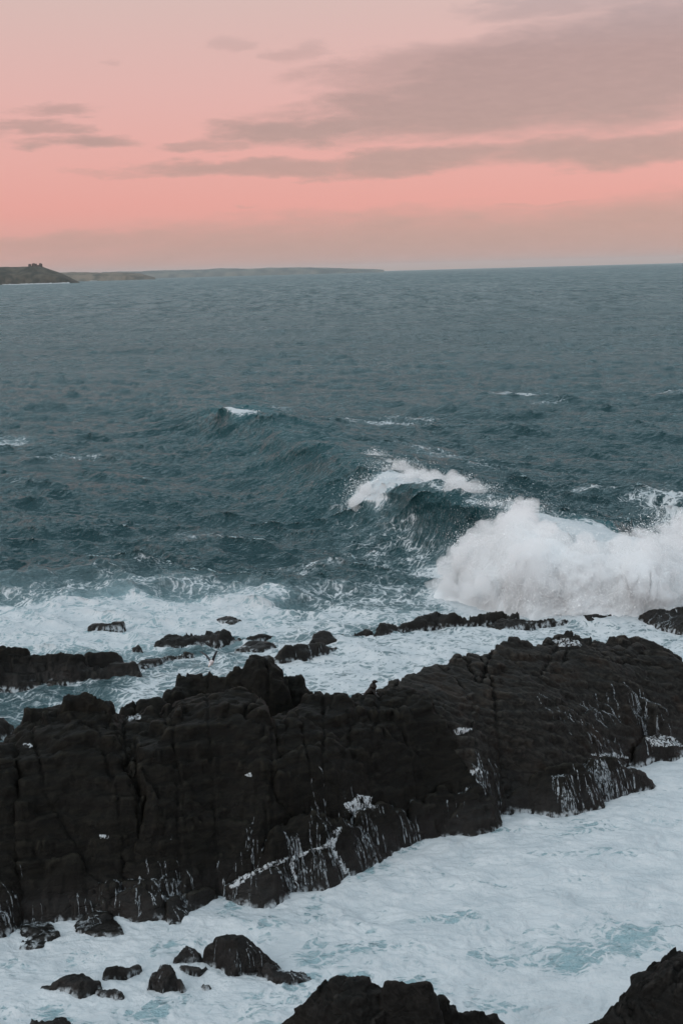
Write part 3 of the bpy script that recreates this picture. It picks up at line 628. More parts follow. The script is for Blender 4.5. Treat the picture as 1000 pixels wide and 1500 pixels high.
blocks = [
    # the body of the ridge under the separate blocks
    dict(outline=[(-160, 1100, 5.0), (0, 1092, 5.2), (30, 1062, 5.4), (60, 1042, 5.7), (150, 1036, 5.8), (178, 1050, 5.4), (215, 1048, 5.3), (300, 1030, 5.7), (360, 1026, 5.7), (400, 1052, 5.2), (460, 1036, 4.9), (545, 1022, 4.8), (592, 1004, 4.8), (640, 982, 4.9), (712, 964, 4.9), (760, 948, 5.0), (860, 952, 4.2), (975, 966, 3.3), (1100, 1006, 2.5), (1100, 1070, .5), (985, 1080, .3), (905, 1105, .3), (850, 1150, .0), (735, 1168, .0), (700, 1200, 0), (600, 1210, 0), (540, 1250, 0), (480, 1280, 0), (330, 1290, 0), (240, 1330, 0), (60, 1340, 0), (-160, 1380, 0)],
         inner=[(100, 1110, 5.1), (100, 1180, 4.2), (90, 1250, 2.8), (100, 1300, 1.3), (290, 1090, 5.0), (260, 1180, 3.9), (340, 1190, 3.4), (300, 1250, 2.0), (190, 1200, 3.7), (190, 1270, 2.1), (22, 1200, 3.6), (22, 1290, 1.6), (405, 1120, 4.4), (470, 1090, 4.5), (540, 1080, 4.2), (480, 1140, 3.5), (420, 1220, 2.2), (600, 1110, 3.3), (640, 1160, 1.9), (560, 1180, 2.0), (700, 1010, 4.1), (780, 1000, 3.8), (860, 1000, 3.2), (760, 1070, 2.7), (840, 1060, 2.3), (900, 1060, 1.5), (720, 1110, 2.0), (960, 1030, 2.0), (800, 1130, .9), (-60, 1200, 4.0), (-20, 1280, 2.0)], blocky=.14, cell=1.6, g=.10, rough=.2, foot=0),
    # left edge
    dict(outline=[(-160, 1095, 5.5), (0, 1085, 5.7), (20, 1093, 5.6), (23, 1150, 4.9), (24, 1240, 3.2), (20, 1330, 1.0), (-5, 1372, 0), (-160, 1400, 0)], inner=[(-60, 1200, 4.4), (-20, 1280, 2.4)], blocky=.12, cell=2.2),
    # rounded outcrop
    dict(outline=[(27, 1060, 5.9), (40, 1038, 6.1), (70, 1033, 6.2), (100, 1028, 6.3), (150, 1028, 6.3), (170, 1042, 6.1), (180, 1075, 5.7), (186, 1118, 5.1), (212, 1160, 4.6), (206, 1205, 3.8), (180, 1250, 2.7), (165, 1300, 1.5), (150, 1338, 0.2), (60, 1352, 0.2), (24, 1345, 0.3), (24, 1240, 2.8), (26, 1140, 4.9)],
         inner=[(110, 1110, 5.4), (100, 1160, 4.9), (130, 1200, 4.4), (90, 1240, 3.3), (100, 1300, 1.7), (60, 1100, 5.4)], blocky=.24, cell=2.9, rough=.15, terr=.85, step=.75),
    # capping boulder
    dict(outline=[(92, 1032, 6.5), (92, 1018, 6.8), (100, 1009, 7.0), (125, 1007, 7.1), (145, 1011, 7.05), (159, 1026, 6.7), (150, 1036, 6.3), (110, 1036, 6.3)], inner=[(125, 1020, 7.0)], blocky=.05, rnd=.2, jag=.08, g=.05, cell=1.1),
    # block beside the puddle
    dict(outline=[(177, 1036, 5.2), (186, 1024, 5.5), (205, 1018, 5.6), (240, 1018, 5.5), (255, 1030, 5.2), (250, 1052, 4.6), (182, 1062, 4.6)], blocky=.08, rnd=.3, g=.06),
    # middle block
    dict(outline=[(182, 1066, 5.3), (212, 1040, 5.8), (230, 1032, 6.0), (300, 1019, 6.2), (350, 1016, 6.2), (378, 1024, 6.1), (396, 1045, 5.8), (404, 1080, 5.3), (404, 1150, 4.3), (430, 1195, 3.1), (400, 1238, 2.1), (335, 1285, .9), (318, 1318, 0), (270, 1340, 0), (165, 1342, 0), (172, 1295, 1.6), (186, 1250, 2.7), (212, 1206, 3.7), (218, 1164, 4.4), (192, 1115, 4.9)],
         inner=[(280, 1080, 5.5), (340, 1100, 5.2), (260, 1180, 4.2), (340, 1190, 3.8), (300, 1250, 2.4), (230, 1290, 1.6)], blocky=.24, cell=2.8, rough=.15, terr=.8, step=.7),
    # back blocks
    dict(outline=[(234, 1036, 4.4), (247, 1008, 5.0), (260, 987, 5.4), (274, 978, 5.6), (310, 981, 5.6), (338, 985, 5.5), (352, 1025, 4.4), (300, 1050, 3.5)], inner=[(290, 1000, 5.4)], blocky=.12, rnd=.12, g=.065),
    dict(outline=[(334, 974, 5.9), (345, 972, 5.9), (358, 976, 5.8), (372, 967, 5.7), (396, 967, 5.7), (408, 982, 5.4), (425, 1008, 4.8), (438, 1040, 3.8), (350, 1050, 3.5)], inner=[(370, 990, 5.6), (390, 1010, 5.1)], blocky=.16, rnd=.1, g=.065, cell=1.1),
    dict(outline=[(411, 990, 4.9), (426, 985, 5.1), (440, 987, 5.1), (454, 1004, 4.8), (462, 1026, 4.2), (440, 1050, 3.3), (410, 1050, 3.3)], blocky=.07, rnd=.3, g=.06, jag=.1),
    # centre
    dict(outline=[(404, 1062, 5.3), (424, 1042, 5.3), (455, 1028, 5.3), (500, 1022, 5.2), (545, 1013, 5.2), (592, 1004, 5.2), (640, 1050, 4.5), (672, 1092, 3.6), (700, 1140, 2.6), (728, 1180, 1.3), (728, 1214, 0.1), (690, 1224, 0), (640, 1224, 0.2), (600, 1180, 1.9), (545, 1168, 2.6), (500, 1180, 2.7), (440, 1202, 2.8), (410, 1150, 4.1)],
         inner=[(470, 1080, 4.9), (540, 1070, 4.6), (600, 1110, 3.7), (480, 1140, 3.9), (640, 1160, 2.4)], blocky=.22, cell=2.6, rough=.18, terr=.75, step=.65),
    # the long slab on the right
    dict(outline=[(556, 1008, 5.0), (590, 992, 5.1), (640, 971, 5.2), (680, 958, 5.2), (712, 954, 5.2), (722, 944, 5.3), (742, 936, 5.4), (765, 937, 5.3), (790, 945, 5.0), (860, 946, 4.4), (930, 946, 3.9), (975, 957, 3.6), (1010, 972, 3.3), (1100, 1000, 2.8), (1100, 1075, .6), (1010, 1098, .2), (985, 1085, .5), (945, 1080, .6), (905, 1110, .5), (850, 1130, .9), (800, 1150, .9), (740, 1175, .6), (700, 1140, 2.2), (660, 1090, 3.6), (610, 1040, 4.6)],
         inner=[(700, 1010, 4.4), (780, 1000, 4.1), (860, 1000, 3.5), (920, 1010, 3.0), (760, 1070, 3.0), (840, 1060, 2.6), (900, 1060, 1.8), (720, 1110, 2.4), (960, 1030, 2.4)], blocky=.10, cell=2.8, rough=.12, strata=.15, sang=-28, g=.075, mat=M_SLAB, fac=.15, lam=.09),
    # rim behind the pool
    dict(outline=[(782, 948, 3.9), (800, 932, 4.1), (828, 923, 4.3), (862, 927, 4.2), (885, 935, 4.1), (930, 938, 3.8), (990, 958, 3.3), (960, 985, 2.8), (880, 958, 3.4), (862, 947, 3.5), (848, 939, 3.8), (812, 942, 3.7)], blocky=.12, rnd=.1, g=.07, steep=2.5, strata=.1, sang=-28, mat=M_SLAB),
    # lower lobes right
    dict(outline=[(848, 1120, 1.5), (870, 1106, 1.9), (900, 1106, 1.8), (932, 1122, 1.2), (960, 1152, 0), (925, 1163, 0), (880, 1176, 0), (840, 1160, .6)], inner=[(900, 1135, 1.1)], blocky=.04, rnd=.3, rough=.12, jag=.1, strata=.03),
    dict(outline=[(735, 1150, 1.9), (780, 1130, 2.1), (830, 1112, 2.0), (862, 1125, 1.6), (872, 1150, .9), (885, 1180, 0), (830, 1193, 0), (770, 1190, 0), (736, 1182, .3)], inner=[(800, 1155, 1.2)], blocky=.10, rough=.16),
    dict(outline=[(930, 1090, .9), (950, 1076, 1.2), (980, 1078, 1.1), (1000, 1098, .3), (970, 1106, 0), (940, 1108, 0)], blocky=.03, rnd=.3, rough=.1, jag=.08),
    # lower lobes centre
    dict(outline=[(320, 1312, 0), (330, 1292, 1.0), (360, 1275, 1.5), (400, 1262, 1.6), (420, 1260, 1.5), (428, 1290, .5), (430, 1306, 0), (400, 1326, 0), (350, 1326, 0)], inner=[(380, 1295, .9)], blocky=.04, rnd=.25, rough=.12, jag=.08),
    dict(outline=[(423, 1262, 1.5), (450, 1248, 1.8), (480, 1240, 1.9), (500, 1258, 1.3), (515, 1285, .3), (480, 1305, 0), (433, 1306, 0)], inner=[(460, 1270, 1.2)], blocky=.04, rnd=.25, rough=.12, jag=.08),
    dict(outline=[(484, 1238, 2.0), (492, 1205, 2.7), (515, 1196, 2.9), (540, 1215, 2.3), (556, 1245, 1.0), (560, 1264, 0), (518, 1288, 0), (502, 1262, 1.1)], inner=[(520, 1230, 1.9)], blocky=.05, rnd=.3, rough=.13, jag=.1),
    dict(outline=[(525, 1184, 3.0), (560, 1176, 2.9), (590, 1190, 2.3), (606, 1215, 1.3), (602, 1236, .1), (562, 1262, 0), (548, 1225, 1.5)], inner=[(575, 1215, 1.5)], blocky=.05, rnd=.25, rough=.13, jag=.1),
    dict(outline=[(606, 1170, 2.7), (650, 1150, 3.0), (690, 1155, 2.6), (722, 1178, 1.6), (731, 1214, 0), (700, 1228, 0), (650, 1226, 0), (606, 1236, 0), (604, 1205, 1.4)], inner=[(660, 1190, 1.7)], blocky=.09, rough=.16),
    dict(outline=[(395, 1225, 2.6), (430, 1200, 3.1), (470, 1185, 3.2), (500, 1192, 2.8), (486, 1230, 2.0), (450, 1250, 1.6), (390, 1262, 1.4)], blocky=.08, rough=.15),
    # feet along the left front
    dict(outline=[(150, 1308, 1.9), (175, 1294, 2.3), (212, 1292, 2.3), (238, 1306, 1.8), (246, 1335, .7), (244, 1352, 0), (200, 1352, 0), (160, 1345, 0)], inner=[(200, 1325, 1.2)], blocky=.06, rough=.15, jag=.1),
    dict(outline=[(246, 1318, 1.4), (255, 1308, 1.6), (267, 1310, 1.5), (276, 1335, .5), (274, 1356, 0), (248, 1356, 0)], blocky=.03, rnd=.2, jag=.06, rough=.08, g=.05),
    dict(outline=[(112, 1352, .9), (130, 1334, 1.4), (150, 1334, 1.3), (168, 1350, .7), (184, 1369, 0), (140, 1370, 0), (115, 1366, 0)], blocky=.04, rough=.12, jag=.08),
    dict(outline=[(30, 1386, 0), (33, 1362, .7), (48, 1350, 1.0), (70, 1352, .8), (88, 1370, .1), (60, 1386, 0)], blocky=.03, rough=.1, jag=.06, g=.05),
    dict(outline=[(-60, 1330, 1.4), (-10, 1322, 1.5), (8, 1332, 1.1), (20, 1355, .3), (8, 1372, 0), (-60, 1378, 0)], blocky=.03, rough=.1, jag=.06),
    dict(outline=[(275, 1310, 1.4), (310, 1296, 1.5), (322, 1312, .6), (300, 1330, 0), (275, 1342, 0)], blocky=.05, rough=.12, jag=.08),
]
ridge_objs = []
WLX, WLY = zip((-160, 1385), (0, 1372), (60, 1355), (160, 1347), (250, 1343), (320, 1318), (400, 1320), (430, 1305), (480, 1300), (560, 1258), (640, 1224), (730, 1212), (737, 1186), (830, 1190), (885, 1176), (960, 1150), (985, 1100), (1010, 1095), (1100, 1070))
def lean(p, k):                                # nothing on the front face stands steeper than k over the waterline below it
    c = W(p[0], p[1], 0)[1] / CAM_H; Dw = W(p[0], float(np.interp(p[0], WLX, WLY)), 0)[1]
    return (p[0], p[1], max(0.0, min(p[2], (CAM_H * c - Dw) / (c + 1 / k))))
for i, b in enumerate(blocks):
    k = 1.25 if i == 0 else (2.6 if max(p[2] for p in b['outline']) < 3.3 else 1.6)
    b['outline'] = [lean(p, k) for p in b['outline']]; b['inner'] = [lean(p, k * .95) for p in b.get('inner', [])]
    b.setdefault('foot', 2); b['fit'] = False
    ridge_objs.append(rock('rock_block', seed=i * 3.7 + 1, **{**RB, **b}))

RG = RG0 = 'reef rocks awash behind the ridge'
def single(label, outline, inner=(), mat=None, group=None, name='rock', **kw):
    kw.setdefault('cracks', False)
    if group == RG0: kw['blocky'] = kw.get('blocky', .16) * .5; kw['jag'] = kw.get('jag', .22) * .6; kw.setdefault('rnd', .12); kw.setdefault('terr', .3); kw['foot'] = 3; kw.setdefault('rough', .11)
    else: kw['foot'] = 6
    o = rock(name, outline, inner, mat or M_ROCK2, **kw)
    return tag(o, label, 'rock', group)
reefs = [
    single('long low dark reef at the left edge behind the ridge', [(-160, 946, 2.1), (0, 953, 1.9), (60, 953, 1.9), (100, 957, 1.7), (118, 966, 1.3), (150, 969, 1.2), (190, 965, 1.3), (203, 975, .9), (201, 986, 0), (150, 998, 0), (60, 1006, 0), (-160, 1016, 0)], [(0, 980, 1.7), (60, 982, 1.6), (120, 985, 1.1), (170, 978, 1.2), (-80, 985, 1.8)], group=RG, seed=71, blocky=.62, cell=1.5, terr=.7, name='reef', steep=2),
    single('smooth boulder lying on the far side of the left reef', [(120, 964, .9), (128, 956, 1.3), (150, 953, 1.4), (172, 955, 1.2), (179, 963, .8), (150, 968, .6)], group=RG, seed=72, blocky=.04, jag=.1),
    single('flat slab awash between the left reef and the small stone', [(200, 978, .2), (215, 965, .8), (245, 959, .9), (280, 957, .6), (283, 962, .1), (240, 970, 0), (215, 979, 0)], group=RG, seed=73, blocky=.1, jag=.15),
    single('small upright stone between the left reef and the knobbly reef', [(195, 954, .3), (197, 947, .9), (203, 944, 1.1), (208, 949, .7), (206, 957, 0), (197, 957, 0)], group=RG, seed=74, blocky=.05, jag=.06, g=.05),
    single('knobbly low black reef behind the flying gull', [(228, 949, .3), (232, 939, 1.1), (243, 932, 1.5), (275, 930, 1.4), (300, 925, 1.7), (320, 922, 1.9), (345, 930, 1.2), (385, 931, .7), (408, 931, .4), (405, 936, 0), (345, 942, 0), (300, 945, 0), (240, 952, 0)], [(270, 940, .9), (320, 933, 1.3)], group=RG, seed=75, blocky=.3, cell=1.2),
    single('low ribbed reef rock just behind the ridge, left of the white channel', [(398, 966, .3), (412, 950, .9), (435, 941, 1.1), (470, 941, .9), (498, 946, .3), (492, 954, 0), (450, 966, 0), (402, 970, 0)], group=RG, seed=76, blocky=.12),
    single('round black knob on top of the ribbed reef rock', [(455, 938, .5), (459, 928, .8), (470, 923, .95), (483, 926, .85), (492, 935, .5), (480, 944, .2), (458, 944, .2)], group=RG, seed=77, blocky=.05, jag=.08),
    single('thin row of black stones between the round knob and the long reef', [(492, 938, .5), (500, 928, 1.0), (520, 926, .9), (540, 924, 1.0), (546, 930, .3), (520, 938, 0), (498, 942, 0)], group=RG, seed=78, blocky=.2, cell=.9),
    single('long brown-black reef right below the breaking wave', [(546, 936, .2), (552, 922, .9), (575, 914, 1.2), (600, 911, 1.3), (615, 902, 1.8), (640, 896, 2.2), (670, 899, 2.0), (700, 895, 2.2), (735, 893, 2.0), (758, 900, .8), (752, 909, .1), (700, 916, 0), (640, 920, 0), (590, 926, 0), (552, 938, 0)], [(650, 907, 1.5), (710, 904, 1.5)], group=RG, seed=79, blocky=.34, cell=1.3, name='reef'),
    single('flat streaky slab awash right of the long reef', [(712, 922, .0), (730, 912, .35), (760, 908, .45), (795, 908, .4), (830, 911, .1), (780, 917, 0), (730, 924, 0)], group=RG, seed=80, blocky=.16, jag=.35, cell=.8, zmin=-.3),
    single('small dark oval rock in the spray left of the far right reef', [(853, 908, .3), (858, 901, .9), (875, 899, 1.1), (892, 900, .9), (900, 905, .3), (885, 911, 0), (862, 914, 0)], group=RG, seed=81, blocky=.08, jag=.1),
    single('tiny black stone in the spray beside the far right reef', [(918, 900, .1), (921, 896, .5), (932, 896, .5), (937, 900, .1), (928, 902, 0)], group=RG, seed=82, blocky=.03, jag=.06),
    single('dark reef at the right edge under the whitewater', [(935, 905, .4), (940, 898, 1.4), (952, 893, 2.0), (980, 893, 2.2), (1040, 890, 2.4), (1120, 895, 2.2), (1120, 932, 0), (1000, 928, 0), (965, 922, 0), (945, 914, .1)], [(985, 910, 1.0), (1030, 912, 1.0)], group=RG, seed=83, blocky=.16, name='reef'),
    single('dark rock awash in blue-white foam at upper left', [(130, 923, 0), (136, 917, .35), (155, 913, .55), (178, 913, .4), (182, 917, 0), (155, 923, 0)], group=RG, seed=84, blocky=.1, jag=.2, zmin=-.3),
    single('dark rock under the curling foam right of the awash rock', [(318, 912, .1), (325, 904, .6), (338, 903, .7), (352, 912, .2), (340, 918, 0)], group=RG, seed=85, blocky=.05, jag=.15, zmin=-.3),
    single('low rock in calm water at the left edge behind the ridge', [(-60, 1075, .3), (-20, 1055, .8), (5, 1050, .8), (20, 1062, .4), (20, 1072, 0), (-10, 1085, 0)], group=RG, seed=86, blocky=.08),
    single('thin dark ledge in the channel right of the gull', [(345, 955, .0), (362, 945, .25), (395, 943, .3), (405, 950, .05), (375, 957, 0)], group=RG, seed=87, blocky=.08, jag=.25, zmin=-.25),
    single('black pebble-like stone between the left ridge top and the ribbed reef', [(380, 968, .3), (384, 961, .8), (395, 960, .8), (399, 968, .2), (388, 972, 0)], group=RG, seed=88, blocky=.03, jag=.06, g=.05),
]
FG = 'boulders standing in the front foam'
fronts = [
    single('largest black boulder in the front foam, pointed to the upper left', [(300, 1385, .9), (306, 1368, 1.6), (318, 1359, 2.0), (335, 1362, 1.9), (360, 1375, 1.5), (388, 1392, 1.0), (406, 1408, .5), (396, 1426, 0), (345, 1432, 0), (315, 1420, 0), (303, 1402, .3)], [(340, 1395, 1.2)], M_ROCK3, FG, seed=31, blocky=.05, rnd=.3, jag=.07, g=.045, rough=.1, steep=2.5),
    single('low wet rock veined with foam right of the largest boulder', [(384, 1425, .2), (396, 1410, .5), (420, 1411, .5), (442, 1425, .3), (456, 1440, 0), (430, 1450, 0), (405, 1448, 0)], (), M_ROCK3, FG, seed=32, blocky=.08, jag=.1, g=.045, rough=.12),
    single('rounded wet rock left of the largest boulder', [(258, 1403, .4), (270, 1388, .9), (285, 1384, 1.1), (298, 1392, .8), (304, 1408, .2), (285, 1414, .1)], (), M_ROCK3, FG, seed=33, blocky=.04, jag=.06, g=.045, rough=.1),
    single('small low rock under the rounded wet rock', [(266, 1418, .2), (278, 1408, .5), (296, 1411, .5), (302, 1424, .1), (292, 1434, 0), (275, 1430, 0)], (), M_ROCK3, FG, seed=34, blocky=.04, jag=.05, g=.045, rough=.08),
    single('knob-topped black boulder, third from the left in the front foam', [(218, 1438, .4), (224, 1420, .9), (236, 1407, 1.5), (250, 1407, 1.5), (256, 1420, 1.1), (268, 1440, .4), (266, 1452, 0), (240, 1457, 0), (222, 1450, 0)], [(243, 1425, 1.1)], M_ROCK3, FG, seed=35, blocky=.06, rnd=.2, jag=.06, g=.045, rough=.11),
    single('small pointed black boulder between the left and the knob-topped ones', [(153, 1425, .5), (155, 1413, .9), (168, 1408, 1.1), (185, 1411, .9), (204, 1421, .2), (185, 1432, 0), (160, 1439, 0)], (), M_ROCK3, FG, seed=36, blocky=.05, jag=.06, g=.045, rough=.1),
    single('broad low brownish boulder at the left of the front foam', [(62, 1451, .1), (85, 1435, .7), (105, 1422, 1.2), (122, 1421, 1.2), (138, 1434, .8), (149, 1451, .1), (118, 1466, 0), (95, 1457, 0)], [(112, 1442, .8)], M_ROCK3, FG, seed=37, blocky=.05, rnd=.2, jag=.07, g=.045, rough=.1),
    single('boulder cut off by the bottom edge at the lower left', [(46, 1500, .3), (58, 1492, .7), (75, 1490, .8), (98, 1500, .3), (110, 1530, 0), (50, 1530, 0)], (), M_ROCK3, FG, seed=38, blocky=.04, jag=.06, g=.045),
    single('little stone just awash left of the knob-topped boulder', [(140, 1458, 0), (158, 1454, .15), (178, 1460, .1), (178, 1466, 0), (150, 1462, 0)], (), M_ROCK3, FG, seed=39, blocky=.04, jag=.1, g=.045, zmin=-.2),
    single('little stone awash below the small low rock', [(294, 1450, 0), (300, 1446, .15), (308, 1450, .05), (300, 1454, 0)], (), M_ROCK3, FG, seed=40, blocky=.02, jag=.04, g=.045, zmin=-.2),
]
outc = empty('rock_outcrop', (2, 40, 0), 'grey-brown rock outcrop rising at the bottom centre with a flat cap stone', 'rock')
for i, b in enumerate([
    dict(outline=[(385, 1520, 2.6), (405, 1494, 3.2), (445, 1468, 3.8), (478, 1443, 4.2), (520, 1438, 4.3), (560, 1441, 4.3), (600, 1448, 4.1), (628, 1460, 3.9), (655, 1500, 3.0), (680, 1600, 1.0), (560, 1680, .5), (380, 1640, .5)], inner=[(520, 1500, 3.8)], blocky=.07, cell=.9, terr=.12, rnd=.15, jag=.1, g=.045),
    dict(outline=[(563, 1446, 4.4), (566, 1435, 4.6), (590, 1432, 4.7), (625, 1438, 4.6), (631, 1445, 4.4), (600, 1452, 4.3)], blocky=.0, terr=0, rnd=.06, jag=.03, g=.03, rough=.05),
    dict(outline=[(626, 1462, 3.5), (638, 1452, 3.8), (652, 1454, 3.7), (680, 1474, 3.2), (715, 1487, 2.7), (740, 1504, 2.0), (760, 1600, .4), (650, 1620, .6), (630, 1500, 3.0)], inner=[(670, 1500, 2.7)], blocky=.06, cell=.9, terr=.1, rnd=.15, jag=.08, g=.045)]):
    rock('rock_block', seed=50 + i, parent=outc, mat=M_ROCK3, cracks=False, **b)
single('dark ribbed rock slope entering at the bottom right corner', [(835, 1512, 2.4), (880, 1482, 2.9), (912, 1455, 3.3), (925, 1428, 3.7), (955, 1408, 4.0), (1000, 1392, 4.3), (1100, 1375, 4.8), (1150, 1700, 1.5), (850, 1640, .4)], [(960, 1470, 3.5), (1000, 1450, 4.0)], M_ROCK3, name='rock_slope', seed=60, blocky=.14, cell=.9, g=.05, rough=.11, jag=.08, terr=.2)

# ------------------------------------------------------------------ water running down the rock
def bvh_of(objs):
    V, F, off = [], [], 0
    for o in objs:
        me = o.data; n = len(me.vertices); co = np.empty(n * 3, np.float32); me.vertices.foreach_get('co', co)
        V.append(co.reshape(-1, 3)); q = np.empty(len(me.polygons) * 4, np.int32); me.loops.foreach_get('vertex_index', q)
        F.append(q.reshape(-1, 4) + off); off += n
    return BVHTree.FromPolygons(np.concatenate(V).tolist(), np.concatenate(F).tolist(), all_triangles=False)
BV = bvh_of(ridge_objs); BF = bvh_of(fronts + reefs)
CAMP = Vector((0, 0, CAM_H))
def hit(px, py, bv=None):
    r = (bv or BV).ray_cast(CAMP, ray(px, py).normalized()); return r[0], r[1]
def down(bv, x, y):
    r = bv.ray_cast(Vector((x, y, 12)), Vector((0, 0, -1))); return (r[0].z, r[1]) if r[0] else (None, None)
def trickles(starts, n, length, width, parent, bv=None, spread=.25, seed=0, name='foam_trickle'):
    """thin threads of white water that follow the fall of the rock"""
    bv = bv or BV; rr = random.Random(seed); V, F = [], []; n = int(n * .85); length *= .8; width *= 2.2
    for k in range(n):
        i = rr.random() * (len(starts) - 1); a = int(i); t = i - a
        px = starts[a][0] * (1 - t) + starts[a + 1][0] * t; py = starts[a][1] * (1 - t) + starts[a + 1][1] * t
        h, nn = hit(px + rr.gauss(0, 2), py + rr.gauss(0, 2), bv)
        if h is None: continue
        x, y = h.x + rr.gauss(0, spread), h.y + rr.gauss(0, spread); vx = vy = 0; L = length * rr.uniform(.15, 1); w0 = width * .42 * rr.uniform(.3, 1.5)
        path = []; run = 0; e = .10; ph = rr.random() * 9
        while run < L:
            z, n0 = down(bv, x, y); zx, _ = down(bv, x + e, y); zy, _ = down(bv, x, y + e)
            if None in (z, zx, zy) or z < -.1: break
            path.append((x, y, z, n0))
            gx_, gy_ = (zx - z) / e, (zy - z) / e; gl = math.hypot(gx_, gy_) + 1e-3
            vx = vx * .6 - gx_ / gl * .4 + rr.gauss(0, .22); vy = vy * .6 - gy_ / gl * .4 + rr.gauss(0, .16); vl = math.hypot(vx, vy) + 1e-3
            st = .09 / math.sqrt(1 + min(gl, 4)**2); x += vx / vl * st; y += vy / vl * st; run += .09
        if len(path) < 5: continue
        b0 = len(V)
        for j, (x, y, z, n0) in enumerate(path):
            q, p_ = path[min(j + 1, len(path) - 1)], path[max(j - 1, 0)]
            tx, ty = q[0] - p_[0], q[1] - p_[1]; l = math.hypot(tx, ty) + 1e-6
            u_ = j / (len(path) - 1); w = w0 * math.sin(math.pi * (.12 + .80 * u_))**.6 * (1 + .5 * math.sin(j * .9 + ph)) * .5
            sx, sy = -ty / l * w, tx / l * w; N_ = n0 * .03
            for s in (-1, 0, 1):
                X_, Y_ = x + sx * s, y + sy * s; zz, _n = down(bv, X_, Y_); zz = z if zz is None or abs(zz - z) > .25 else zz
                V.append((X_ + N_.x, Y_ + N_.y, zz + abs(N_.z) + (.015 if s == 0 else -.012)))
            if j:
                c = b0 + 3 * j
                F += [(c - 3, c - 2, c + 1, c), (c - 2, c - 1, c + 2, c + 1)]
    if not F: return None
    return tag(mesh_np(name, V, F, M_TRICKLE, parent), kind='stuff')
def foam_sheet(poly, parent, bv=None, name='foam_sheet', th=.04, seed=0, mat=None, step=1.4):
    """a sheet of foam that drapes the rock inside a traced outline"""
    xs, ys_ = zip(*poly); X, Y = np.meshgrid(np.arange(min(xs) - 3, max(xs) + 3, step), np.arange(min(ys_) - 3, max(ys_) + 3, step))
    sd = poly_sd(X, Y, poly) + 5.0 * fbm(X * .14 + seed, Y * .16, X * 0, 4)
    P_ = np.zeros(X.shape + (3,)); ok = np.zeros(X.shape, bool)
    for i, j in zip(*np.nonzero(sd < 1.5)):
        h, n0 = hit(X[i, j], Y[i, j], bv)
        if h is not None: P_[i, j] = h + n0 * (th * (1 if sd[i, j] < -.8 else .1) + .012); ok[i, j] = True
    F = grid_faces(*X.shape); V = P_.reshape(-1, 3); F = F[ok.ravel()[F].all(1)]
    if not len(F): return None
    q = V[F]; F = F[np.linalg.norm(q - np.roll(q, 1, axis=1), axis=2).max(1) < .55]
    if not len(F): return None
    V2, F2, _ = compact(V, F)
    return tag(mesh_np(name, V2, F2[:, ::-1], mat or M_SHEET, parent), kind='stuff')
for i, (st, n, L, w) in enumerate([
    ([(355, 1288), (400, 1264), (425, 1258), (478, 1240)], 70, 1.5, .05), ([(425, 1262), (428, 1272)], 26, 2.2, .07), ([(478, 1240), (486, 1246)], 22, 2.6, .06),
    ([(510, 1205), (525, 1215), (545, 1235)], 55, 1.8, .06), ([(520, 1192), (535, 1200)], 26, 2.0, .06), ([(545, 1190), (556, 1205)], 20, 1.8, .05), ([(585, 1192), (602, 1205)], 36, 1.7, .05),
    ([(450, 1190), (475, 1185)], 55, 1.5, .04), ([(695, 1125), (715, 1140), (735, 1150)], 46, 2.2, .06), ([(822, 1148), (835, 1160)], 44, 2.0, .06),
    ([(850, 1122), (880, 1120), (920, 1140)], 150, 1.6, .07), ([(865, 1108), (890, 1103), (925, 1112)], 60, 1.1, .06), ([(860, 1145), (900, 1160)], 110, 1.1, .08), ([(925, 1020), (945, 1050)], 60, 2.4, .05),
    ([(860, 1040), (905, 1035)], 60, 1.4, .04), ([(790, 1030), (850, 1050)], 50, .7, .035), ([(160, 1300), (200, 1298), (235, 1306)], 60, 1.2, .05), ([(250, 1310), (268, 1310)], 60, 1.6, .06), ([(116, 1340), (150, 1336)], 50, 1.3, .045),
    ([(36, 1356), (70, 1354)], 44, 1.2, .05), ([(0, 1325), (14, 1345)], 36, 1.4, .06), ([(215, 1262), (260, 1250)], 8, 1.4, .03), ([(360, 1240), (375, 1225)], 24, 1.0, .035), ([(345, 1290), (330, 1300)], 20, 1.4, .05),
    ([(945, 1078), (985, 1080)], 50, 1.0, .06), ([(650, 1160), (690, 1175)], 14, .6, .04), ([(700, 1050), (760, 1062)], 26, .4, .03), ([(560, 1170), (640, 1150)], 20, .4, .03), ([(220, 1215), (330, 1180)], 8, .3, .05)]):
    trickles(st, n, L, w, ridge, seed=i)
for i, pl in enumerate([
    [(335, 1300), (350, 1287), (400, 1262), (430, 1253), (478, 1237), (482, 1240), (450, 1250), (430, 1260), (400, 1268), (370, 1283), (345, 1300)], [(424, 1262), (429, 1262), (436, 1300), (431, 1302)], [(478, 1236), (490, 1214), (500, 1212), (494, 1228), (488, 1244)], [(484, 1244), (492, 1248), (514, 1282), (508, 1284)],
    [(503, 1178), (518, 1174), (522, 1165), (545, 1168), (540, 1178), (552, 1182), (525, 1186), (520, 1196), (512, 1190)],
    [(808, 938), (830, 935), (848, 940), (850, 946), (820, 947)], [(186, 1052), (205, 1046), (207, 1052), (190, 1056)],
    [(358, 1136), (368, 1132), (370, 1138)], [(664, 1068), (690, 1067), (678, 1074), (668, 1076)], [(945, 1082), (960, 1076), (985, 1080), (1002, 1094), (980, 1092), (955, 1094)],
    [(146, 1224), (160, 1223), (158, 1227), (148, 1227)], [(34, 1091), (44, 1089), (48, 1093), (38, 1095)], [(688, 1128), (700, 1125), (706, 1132), (692, 1134)], [(865, 1105), (900, 1103), (920, 1110), (890, 1109)]]):
    foam_sheet(pl, ridge, seed=i)
